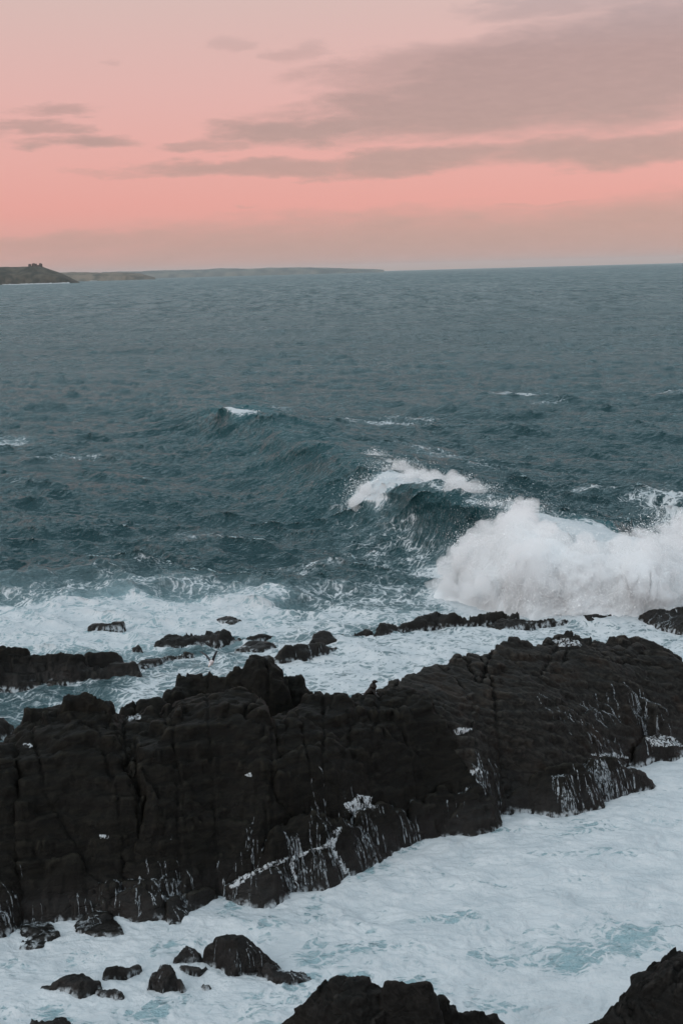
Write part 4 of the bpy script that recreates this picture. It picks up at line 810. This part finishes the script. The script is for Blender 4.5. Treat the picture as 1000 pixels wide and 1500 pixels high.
for i, (st, n, L, w, ob) in enumerate([([(335, 1400), (390, 1412)], 60, .9, .035, fronts[0]), ([(392, 1412), (440, 1428)], 130, 1.0, .05, fronts[1]), ([(290, 1388), (303, 1405)], 60, .9, .06, fronts[2]), ([(272, 1410), (296, 1414)], 50, .7, .05, fronts[3]),
                                      ([(232, 1420), (252, 1425)], 60, .9, .045, fronts[4]), ([(950, 905), (1000, 905)], 70, 1.6, .07, reefs[12]), ([(410, 950), (480, 945)], 60, 1.0, .05, reefs[5])]):
    trickles(st, int(n * .6), L, w * .7, ob, BF, seed=50 + i)

# ------------------------------------------------------------------ spray
def flecks(P_, size, name, label, seed=0, mat=None):
    r = np.random.default_rng(seed); n = len(P_)
    a = np.array([0, -.45, 1.0]) + r.normal(size=(n, 3)) * .38; a /= np.linalg.norm(a, axis=1)[:, None]
    b = np.cross(a, r.normal(size=(n, 3))); b /= np.linalg.norm(b, axis=1)[:, None]; c = np.cross(a, b)
    s = size[:, None]
    V = np.stack([P_ + b * s, P_ - b * s * .5 + c * s * .87, P_ - b * s * .5 - c * s * .87], 1).reshape(-1, 3)
    i = np.arange(n)[:, None] * 3
    return mesh_np(name, V, i + [0, 1, 2], mat or M_SPRAY, smooth=False)
M_MIST0, t = new_mat('surge_mist')
t.N('ShaderNodeOutputMaterial', {'Volume': t.N('ShaderNodeVolumeScatter', {'Color': (.985, .995, 1.0), 'Density': .75, 'Anisotropy': 0.0}).outputs[0]})
def surge(name, label, outline, inner, seed, nfl, puff=1.0, reach=1.1, g=.14):
    P3 = [W(*p) for p in outline]; S = tps(P3 + [W(*p) for p in inner])
    xs = [p[0] for p in P3]; ys_ = [p[1] for p in P3]
    X, Y = np.meshgrid(np.arange(min(xs) - 2, max(xs) + 2, g), np.arange(min(ys_) - 2, max(ys_) + 2, g))
    zr = max(p[2] for p in P3 + [W(*q) for q in inner]) + .3
    sd = poly_sd(X, Y, P3) + fbm(X * .5, Y * .5, X * 0 + seed, 4) * 1.8
    Z = np.clip(S(X, Y), -.5, zr) * sstep(.9, -1.3, sd) - np.maximum(sd, 0) * 2 - .1
    gyy, gxx = np.gradient(Z, g); n = np.stack([-gxx, -gyy, np.ones_like(Z)], -1); n /= np.linalg.norm(n, axis=-1, keepdims=True)
    d = puff * (.75 * fbm(X * .35, Y * .35, Z * .45 + seed, 2) + .75 * (.4 + fbm(X * .9, Y * .9, Z * .9, 6, gain=.68, ridged=True)) * .8)
    d = d * np.clip((Z + .1) / 1.6, 0, 1)
    V = (np.stack([X, Y, Z], -1) + n * d[..., None])
    F = grid_faces(*X.shape, keep=Z > -1.6); V2, F2, _ = compact(V.reshape(-1, 3), F)
    o = mesh_np(name, V2, F2, M_SURGE); tag(o, label, 'spray', kind='stuff')
    r = np.random.default_rng(int(seed)); m = (Z > .05).ravel(); idx = np.nonzero(m)[0]
    gl = 1 / n[..., 2].ravel()[idx]; k = r.choice(idx, nfl, p=gl / gl.sum())
    tall = np.clip(V.reshape(-1, 3)[k, 2:3] / 4, .25, 1.2)
    dist = (.22 + r.exponential(.34, size=(nfl, 1))) * reach * tall * (.4 + np.clip(fbm(*(V.reshape(-1, 3)[k] * .5).T, 3) + .5, 0, 1)[:, None] * 1.6)
    dirn = n.reshape(-1, 3)[k] * .7 + r.normal(size=(nfl, 3)) * .25 + np.array([0, 0, .5])
    P_ = V.reshape(-1, 3)[k] + r.normal(size=(nfl, 3)) * .08 + dirn * dist
    sz = (r.gamma(2.2, .018, nfl) + .012) * np.exp(-dist[:, 0] * .35)
    f = flecks(P_, sz * .55, 'droplets', None, int(seed)); tag(f, kind='stuff'); f.parent = o
    # veil of fine spray round the solid foam: a closed body with even density
    q = 1; Xs, Ys, Zs2, ns = X[::q, ::q], Y[::q, ::q], Z[::q, ::q], n[::q, ::q]
    out = (.45 + 3.2 * np.clip(fbm(Xs * .9, Ys * .9, Zs2 * .7 + seed, 6, gain=.72) + .10, 0, 1)**1.2) * np.clip(Zs2 / 3.0, 0, 1) * puff * (poly_sd(Xs, Ys, P3) < .6)
    T_ = np.stack([Xs, Ys, Zs2], -1) + ns * (d[::q, ::q] + out)[..., None]; T_[..., 2] = np.where(Zs2 < .05, -2.6, T_[..., 2])
    T_[[0, -1], :, 2] = -2.6; T_[:, [0, -1], 2] = -2.6
    B_ = T_.copy(); B_[..., 2] = -2.9; nr, nc = Xs.shape; FT = grid_faces(nr, nc); N0 = nr * nc
    ring = np.concatenate([np.arange(nc), np.arange(1, nr) * nc + nc - 1, (nr - 1) * nc + np.arange(nc - 2, -1, -1), np.arange(nr - 2, 0, -1) * nc]); rn = np.roll(ring, -1)
    FF = np.concatenate([FT, FT[:, ::-1] + N0, np.stack([rn, ring, ring + N0, rn + N0], 1)])
    v = mesh_np('mist', np.concatenate([T_.reshape(-1, 3), B_.reshape(-1, 3)]), FF, M_MIST0); tag(v, kind='stuff'); v.parent = o
    return o
SURGE = surge('whitewater', 'tall burst of white spray where the wave explodes at the right',
      [(640, 862, .2), (660, 835, 1.5), (682, 800, 3.0), (690, 775, 4.2), (735, 775, 4.8), (758, 750, 5.8), (786, 755, 5.6), (806, 782, 4.7), (835, 802, 4.0), (870, 809, 3.8), (920, 806, 3.9), (960, 802, 4.0), (1000, 778, 4.4), (1100, 780, 4.0), (1250, 800, 3.0), (1250, 895, .3), (1000, 897, .3), (900, 900, .3), (800, 900, .2), (740, 893, .2), (690, 882, .2)],
      [(760, 800, 4.8), (760, 850, 2.8), (720, 840, 2.8), (850, 835, 3.0), (850, 870, 1.6), (950, 840, 3.1), (950, 875, 1.6), (1050, 850, 3.0), (700, 865, 1.0), (780, 880, 1.2)], 5, 150000, 1.15, 2.2)

def spray_cloud(name, label, blobs, seed):
    """airborne droplets thrown off a crest: each blob is picture point, height, radii (across, along, up), count, fleck size"""
    r = np.random.default_rng(seed); PP, SS = [], []
    for (px, py, z, rx, ry, rz_, n, s) in blobs:
        c = np.array(W(px, py, z)); q = r.normal(size=(n, 3)) * .5
        P_ = c + q * np.array([rx, ry, rz_]); w = fbm(*(P_ * 1.1).T, 4)
        P_ = P_ + np.stack([w, w * 0, np.abs(w)], 1) * rx * .5
        kp = (w > -.12) | (r.random(n) < .35); PP.append(P_[kp]); SS.append((r.gamma(2.0, s * .4, n) + s * .3)[kp])
    o = flecks(np.concatenate(PP), np.concatenate(SS), name, None, seed)
    return tag(o, label, 'spray', kind='stuff')
M_MIST, t = new_mat('spray_mist')
t.N('ShaderNodeOutputMaterial', {'Volume': t.N('ShaderNodeVolumeScatter', {'Color': (.985, .99, .995), 'Density': 1.1, 'Anisotropy': 0.1}).outputs[0]})
M_MIST2, t = new_mat('thin_mist')
t.N('ShaderNodeOutputMaterial', {'Volume': t.N('ShaderNodeVolumeScatter', {'Color': (.985, .99, .995), 'Density': .9, 'Anisotropy': 0.1}).outputs[0]})
def mist(blobs, parent, mat, seed=0, vox=.16):
    """a soft body of drifting water dust: lumpy balls merged into one closed volume"""
    import bmesh
    V, F = [], []; r = random.Random(seed); bm = bmesh.new(); bmesh.ops.create_icosphere(bm, subdivisions=3, radius=1.0)
    base = np.array([v.co[:] for v in bm.verts]); fs = [[v.index for v in f.verts] for f in bm.faces]; bm.free()
    for (px, py, z, rx, ry, rz_) in blobs:
        c = np.array(W(px, py, z)); P_ = base * np.array([rx, ry, rz_]) + c
        d = fbm(*(P_ * .7 + seed).T, 5, gain=.65)[:, None]; P_ = P_ + base * (d * 2.9 * min(rx, 1.3) + .05)
        o_ = len(V); V += P_.tolist(); F += [[a + o_ for a in f] for f in fs]
    me = bpy.data.meshes.new('mist'); me.from_pydata(V, [], F); me.materials.append(mat)
    o = bpy.data.objects.new('mist', me); COL.objects.link(o); o.parent = parent; tag(o, kind='stuff')
    md = o.modifiers.new('merge', 'REMESH'); md.mode = 'VOXEL'; md.voxel_size = vox
    return o
mist([(758, 752, 6.0, 1.0, 1, .9), (775, 752, 6.1, .7, .8, 1.1), (738, 766, 5.5, .9, 1, .9), (712, 778, 4.9, .8, .9, .9), (690, 790, 4.2, .9, .9, .9), (674, 812, 3.0, .9, .9, .8), (656, 838, 1.7, 1.0, .9, .8), (645, 858, .8, 1.0, .9, .5), (700, 860, 1.6, 1.4, .8, .8),
      (800, 775, 5.3, .8, .9, .6), (860, 803, 4.2, 1.0, .9, .6), (905, 798, 4.5, 1.1, .9, .6), (950, 793, 4.6, 1.1, .9, .8), (985, 780, 4.9, 1.2, .9, .9), (1015, 776, 5.0, 1.2, .9, .9)], SURGE, M_MIST2, 5, .13)
c1 = spray_cloud('crest_spray', 'white spray falling down the wave face at its first break',
            [(522, 668, 3.6, 1.2, 1.2, .5, 5000, .021), (548, 672, 4.0, 1.5, 1.2, .9, 5000, .021), (560, 695, 3.4, 2.2, 1.2, 1.3, 7000, .023), (545, 720, 3.0, 2.4, 1.2, 1.4, 8000, .023), (533, 740, 2.2, 1.7, 1.2, .7, 5000, .021), (585, 690, 4.2, 2.2, 2.0, 1.0, 8000, .021)], 21)
mist([(522, 668, 3.6, .8, 1.0, .3), (545, 672, 4.0, 1.0, 1.0, .6), (556, 690, 3.5, 1.3, 1.2, .9), (548, 710, 2.6, 1.4, 1.2, 1.0), (540, 728, 2.6, 1.3, 1.2, .8), (530, 740, 2.2, 1.0, 1.0, .5), (552, 738, 2.2, 1.0, 1.0, .4), (572, 700, 3.3, 1.3, 1.2, .8), (566, 722, 3.0, 1.1, 1.0, .6), (586, 690, 4.2, 1.2, 1.2, .5)], c1, M_MIST, 1)
c2 = spray_cloud('crest_spray', 'thin white spray blowing back off the dark breaking lip',
            [(612, 698, 4.6, 1.9, 2.0, .6, 5000, .021), (634, 712, 4.4, .9, 1.0, 1.0, 3000, .021), (672, 710, 5.6, 1.2, 1.5, .8, 4500, .021), (690, 716, 5.4, 2.0, 2.0, .4, 3000, .021), (735, 738, 5.3, 2.4, 1.0, .3, 2500, .021), (765, 745, 5.6, 1.4, 1.0, .6, 3500, .021)], 22)
mist([(608, 698, 4.5, 1.3, 1.6, .35), (634, 706, 4.6, .7, 1.0, .6), (668, 708, 5.5, .8, 1.2, .6), (684, 716, 5.3, 1.5, 1.6, .3), (650, 702, 4.9, 1.6, 1.6, .25)], c2, M_MIST2, 2)
c3 = spray_cloud('crest_spray', 'small white cap on the distant peak of the wave',
            [(358, 605, 3.9, .8, 1.0, .35, 1500, .05), (370, 606, 3.6, 1.2, 1.5, .3, 1500, .05)], 23)
c4 = spray_cloud('crest_spray', 'scattered droplets above the wave at the right edge', [(985, 770, 4.2, 2.2, 2, 1.3, 4500, .021), (950, 785, 4.0, 2.2, 2, .8, 3500, .021)], 24)

# ------------------------------------------------------------------ far coast
def coast(name, prof, D, depth, mat, kind='structure', nx=160, ny=14, amp=.12, seed=0):
    px = np.array([p[0] for p in prof], float); pv = np.array([p[1] for p in prof], float)
    xs = np.linspace(px[0], px[-1], nx); tops = np.interp(xs, px, pv)
    V = np.zeros((ny, nx, 3))
    for j in range(ny):
        t = j / (ny - 1)
        for i in range(nx):
            Dj = D + depth * t; q = WD(xs[i], tops[i], D + depth * .5); xx = q[0] * Dj / (D + depth * .5)
            e = math.sin(math.pi * min(1, t * 1.0))**.45 if 0 < t < 1 else 0
            V[j, i] = (xx, Dj, max(q[2], 1) * e)
    nz = fbm(V[..., 0] / D * 90 + seed, V[..., 1] / D * 90, V[..., 2] / D * 120, 5)
    V[..., 2] *= 1 + amp * 2 * nz; V[..., 1] -= nz * depth * .12
    V[0, :, 2] = -3; V[-1, :, 2] = -3
    return tag(mesh_np(name, V.reshape(-1, 3), grid_faces(ny, nx), mat), kind=kind)
M_HILL = plain_mat('headland_scrub', (.018, .024, .018), (.095, .085, .062), .02, .95, .3, .1)
M_COAST = plain_mat('far_coast', (.09, .12, .125), (.19, .20, .18), .006, .95, .2, .1)  # paleness of distant haze put partly into the coast's own colour
M_MID = plain_mat('middle_coast', (.060, .070, .060), (.20, .17, .13), .010, .95, .2, .1)
M_RUIN = plain_mat('old_brown_stone', (.06, .042, .034), (.11, .08, .065), .2, .95, .2, .1)
coast('headland', [(-260, 394), (-120, 388), (-40, 391), (0, 391.5), (25, 391.8), (38, 390.2), (50, 389.6), (64, 391), (78, 396), (92, 401), (106, 408), (117, 413.5)], 7500, 700, M_HILL, nx=200, ny=22, seed=1)
coast('coast', [(60, 398), (95, 399.2), (120, 398.8), (150, 399.5), (180, 399), (205, 400.5), (228, 406.5)], 11000, 700, M_MID, seed=2)
coast('coast', [(150, 398.5), (215, 397.2), (232, 396), (260, 395.6), (290, 395), (320, 393.5), (360, 394), (400, 391.8), (440, 392.0), (480, 392.2), (520, 393.6), (545, 394), (562, 395.3)], 17000, 900, M_COAST, seed=3)
top_i = WD(52, 390.6, 7850)
ruin = empty('stone_ruin', top_i, 'brown blocky stone ruin on the summit of the far headland', 'building')
def prism(name, x, w, d, h0, h1, tw, parent):
    V = []
    for (k, z) in ((1, h0), (tw, h1)):
        for sx, sy in ((-1, -1), (1, -1), (1, 1), (-1, 1)): V.append((x + sx * w / 2 * k, sy * d / 2 * k, z))
    me = bpy.data.meshes.new(name); me.from_pydata(V, [], [(0, 1, 5, 4), (1, 2, 6, 5), (2, 3, 7, 6), (3, 0, 4, 7), (4, 5, 6, 7), (3, 2, 1, 0)]); me.materials.append(M_RUIN)
    o = bpy.data.objects.new(name, me); COL.objects.link(o); o.parent = parent; return o
u1 = 7850 / FPX
for x, w, h, tw in ((-7.6, 4.6, 4.0, .72), (-1.0, 7.2, 4.2, .90), (8.0, 4.8, 4.2, .82)):
    prism('tower', x * u1, w * u1, 16, -6, h * u1, tw, ruin)
for x, w, h in ((-1.5, 2.0, 4.9), (-3.2, 1.2, 4.8), (7.5, 1.6, 4.8)): prism('turret', x * u1, w * u1, 10, 0, h * u1, .85, ruin)
prism('wall', 3.0 * u1, 14 * u1, 10, -6, 2.2 * u1, 1, ruin)
def surf(label, pts, D, w, h, seed):
    V, F = [], []
    r = random.Random(seed); n = 90
    xs = np.interp(np.linspace(0, 1, n), np.linspace(0, 1, len(pts)), pts)
    for i, x in enumerate(xs):
        q = W(x, 416, 0); cx = (x - 500) / FPX * D; ww = w * (.4 + abs(math.sin(i * .7)) * r.random() * 1.3); hh = h * (.2 + r.random())
        V += [(cx, D - ww, -.3), (cx, D, hh), (cx, D + ww, -.3)]
        if i: c = 3 * i; F += [(c - 3, c, c + 1, c - 2), (c - 2, c + 1, c + 2, c - 1)]
    return tag(mesh_np('surf', V, F, M_FOAM), label, 'surf', kind='stuff')
surf('white line of surf breaking at the foot of the far headland', [20, 60, 90, 117], 7420, 16, 5, 1)
surf('faint line of surf under the middle coast', [146, 156], 10900, 14, 4, 2)

# ------------------------------------------------------------------ gull and seal
def loft(path, nseg=14):
    """closed body of rings: each entry is centre, radius across, radius up/down"""
    V, F = [], []; n = len(path)
    for i, (c, rx, ry) in enumerate(path):
        a = Vector(path[max(i - 1, 0)][0]); b = Vector(path[min(i + 1, n - 1)][0]); t = (b - a).normalized()
        s = t.cross(Vector((0, 0, 1)));
        if s.length < .2: s = t.cross(Vector((0, 1, 0)))
        s.normalize(); u_ = s.cross(t).normalized()
        for k in range(nseg):
            an = 2 * math.pi * k / nseg; V.append(tuple(Vector(c) + s * (math.cos(an) * rx) + u_ * (math.sin(an) * ry)))
    for i in range(n - 1):
        for k in range(nseg):
            a = i * nseg + k; b = i * nseg + (k + 1) % nseg; F.append((a, b, b + nseg, a + nseg))
    F.append(tuple(reversed(range(nseg)))); F.append(tuple(range((n - 1) * nseg, n * nseg)))
    return V, F
def joined(name, lofts, mat, parent, remesh=None):
    V, F = [], []
    for v, f in lofts:
        o_ = len(V); V += v; F += [tuple(i + o_ for i in q) for q in f]
    me = bpy.data.meshes.new(name); me.from_pydata(V, [], F); me.materials.append(mat)
    for p in me.polygons: p.use_smooth = True
    o = bpy.data.objects.new(name, me); COL.objects.link(o); o.parent = parent
    if remesh:
        md = o.modifiers.new('skin_over', 'REMESH'); md.mode = 'VOXEL'; md.voxel_size = remesh; md.use_smooth_shade = True
        sm = o.modifiers.new('soft', 'SMOOTH'); sm.iterations = 4; sm.factor = .5
    return o
M_SEAL = plain_mat('wet_fur', (.005, .0045, .004), (.012, .009, .007), 12, .45, .3, .25)
M_GW = plain_mat('white_feathers', (.60, .57, .57), (.78, .75, .75), 20, .8, .2)
M_GD = plain_mat('slate_feathers', (.015, .018, .022), (.035, .04, .046), 30, .7, .3)
M_GG = plain_mat('grey_feathers', (.04, .045, .05), (.09, .095, .10), 30, .7, .3)
M_BEAK = plain_mat('yellow_beak', (.45, .28, .05), (.55, .33, .08), 20, .5, .1)
h, _n = hit(546, 1017)
seal = empty('seal', h if h else W(546, 1016, 5.1), 'dark seal sitting upright on the ridge top with its nose pointing right', 'seal')
S_ = 1.0
body = loft([((-.42, .04, .02), .05, .03), ((-.32, .03, .08), .15, .10), ((-.16, .02, .14), .21, .17), ((-.02, 0, .26), .22, .21), ((.02, 0, .42), .19, .18), ((.03, 0, .54), .13, .13), ((.05, 0, .62), .10, .105), ((.09, 0, .665), .095, .09), ((.15, 0, .665), .075, .07), ((.22, 0, .645), .045, .04), ((.26, 0, .635), .02, .018)])
fl1 = loft([((.03, -.14, .24), .07, .06), ((.12, -.24, .10), .07, .035), ((.20, -.30, .02), .08, .02), ((.30, -.34, -.01), .05, .012)])
fl2 = loft([((.03, .14, .24), .07, .06), ((.12, .24, .10), .07, .035), ((.20, .30, .02), .08, .02), ((.30, .34, -.01), .05, .012)])
hf1 = loft([((-.36, -.02, .05), .05, .04), ((-.48, -.10, .02), .06, .02), ((-.58, -.16, .0), .07, .012)])
hf2 = loft([((-.36, .08, .05), .05, .04), ((-.48, .16, .02), .06, .02), ((-.58, .22, .0), .07, .012)])
ears = [loft([((.07, s * .08, .68), .012, .012), ((.05, s * .115, .67), .008, .008)]) for s in (-1, 1)]
joined('body', [body, fl1, fl2, hf1, hf2] + ears, M_SEAL, seal, .016)
seal.location.z -= .02; seal.scale = (.92, .92, .92)
for s in (-1, 1):
    e_ = joined('eye', [loft([((.155, s * .066, .69), .006, .006), ((.162, s * .070, .69), .013, .013), ((.168, s * .074, .69), .006, .006)], 8)], M_SEAL, seal)

gull = empty('seagull', WD(310, 969.5, 63.0), 'white gull flying low over the rocks with both dark wings raised', 'bird')
def bird_wing(side, tip, mid, chord, mat):
    # a bent tapering blade with thickness
    root = Vector((.045 * side, 0, .03)); mid = Vector(mid); tip = Vector(tip); V, F = [], []; n = 9
    for i in range(n):
        t = i / (n - 1); c = root.lerp(mid, min(1, t * 2)) if t < .5 else mid.lerp(tip, t * 2 - 1)
        ch = chord * 1.75 * (1 - .25 * t) * (1 if t < .8 else max(.12, math.cos((t - .8) / .2 * 1.45))); th = .022 * (1 - .8 * t) + .003
        a = Vector((chordv.x, chordv.y, chordv.z)) * ch; nrm = (tip - root).cross(a).normalized() * th
        V += [tuple(c + a * .45), tuple(c + a * .15 + nrm), tuple(c - a * .55), tuple(c + a * .15 - nrm)]
        if i: b = 4 * i; F += [(b - 4 + k, b - 4 + (k + 1) % 4, b + (k + 1) % 4, b + k) for k in range(4)]
    F += [(0, 1, 2, 3), tuple(reversed((4 * n - 4, 4 * n - 3, 4 * n - 2, 4 * n - 1)))]
    me = bpy.data.meshes.new('wing'); me.from_pydata(V, [], F); me.materials.append(mat)
    o = bpy.data.objects.new('wing', me); COL.objects.link(o); o.parent = gull
    sb = o.modifiers.new('sub', 'SUBSURF'); sb.levels = 1; sb.render_levels = 1
    return o
chordv = Vector((.25, .95, .15)).normalized()
bird_wing(-1, (-.52, .05, .50), (-.24, -.02, .33), .17, M_GG)
chordv = Vector((.92, .35, .10)).normalized()
bird_wing(1, (.27, .10, .50), (.13, .0, .26), .135, M_GD)
joined('body', [loft([((-.11, -.22, -.16), .008, .008), ((-.10, -.20, -.145), .03, .03), ((-.085, -.17, -.12), .055, .055), ((-.06, -.12, -.07), .055, .06), ((-.03, -.06, -.02), .09, .10), ((.0, .0, .0), .105, .11), ((.03, .08, .01), .09, .09), ((.05, .15, .01), .045, .038), ((.06, .20, .01), .05, .02), ((.075, .27, .01), .07, .008)])], M_GW, gull, .008)
joined('beak', [loft([((-.106, -.212, -.155), .013, .015), ((-.118, -.237, -.172), .010, .012), ((-.128, -.255, -.187), .004, .005)], 8)], M_BEAK, gull)
for s in (-1, 1):
    joined('leg', [loft([((s * .03, .03, -.05), .008, .008), ((s * .035, .02, -.13), .006, .006), ((s * .035, -.02, -.15), .014, .004), ((s * .04, -.04, -.155), .018, .003)], 6)], M_BEAK, gull)

# ------------------------------------------------------------------ haze
mh, t = new_mat('sea_haze')
t.N('ShaderNodeOutputMaterial', {'Volume': t.N('ShaderNodeVolumePrincipled', {'Color': (.86, .88, .88), 'Density': 2.0e-5, 'Anisotropy': 0.0}).outputs[0]})
hb = [(x, y, z) for z in (-12, 230) for (x, y) in ((-60000, -3000), (60000, -3000), (60000, 50000), (-60000, 50000))]
me = bpy.data.meshes.new('haze'); me.from_pydata(hb, [], [(3, 2, 1, 0), (4, 5, 6, 7), (0, 1, 5, 4), (1, 2, 6, 5), (2, 3, 7, 6), (3, 0, 4, 7)]); me.materials.append(mh)
hz = bpy.data.objects.new('haze', me); COL.objects.link(hz); tag(hz, kind='stuff')
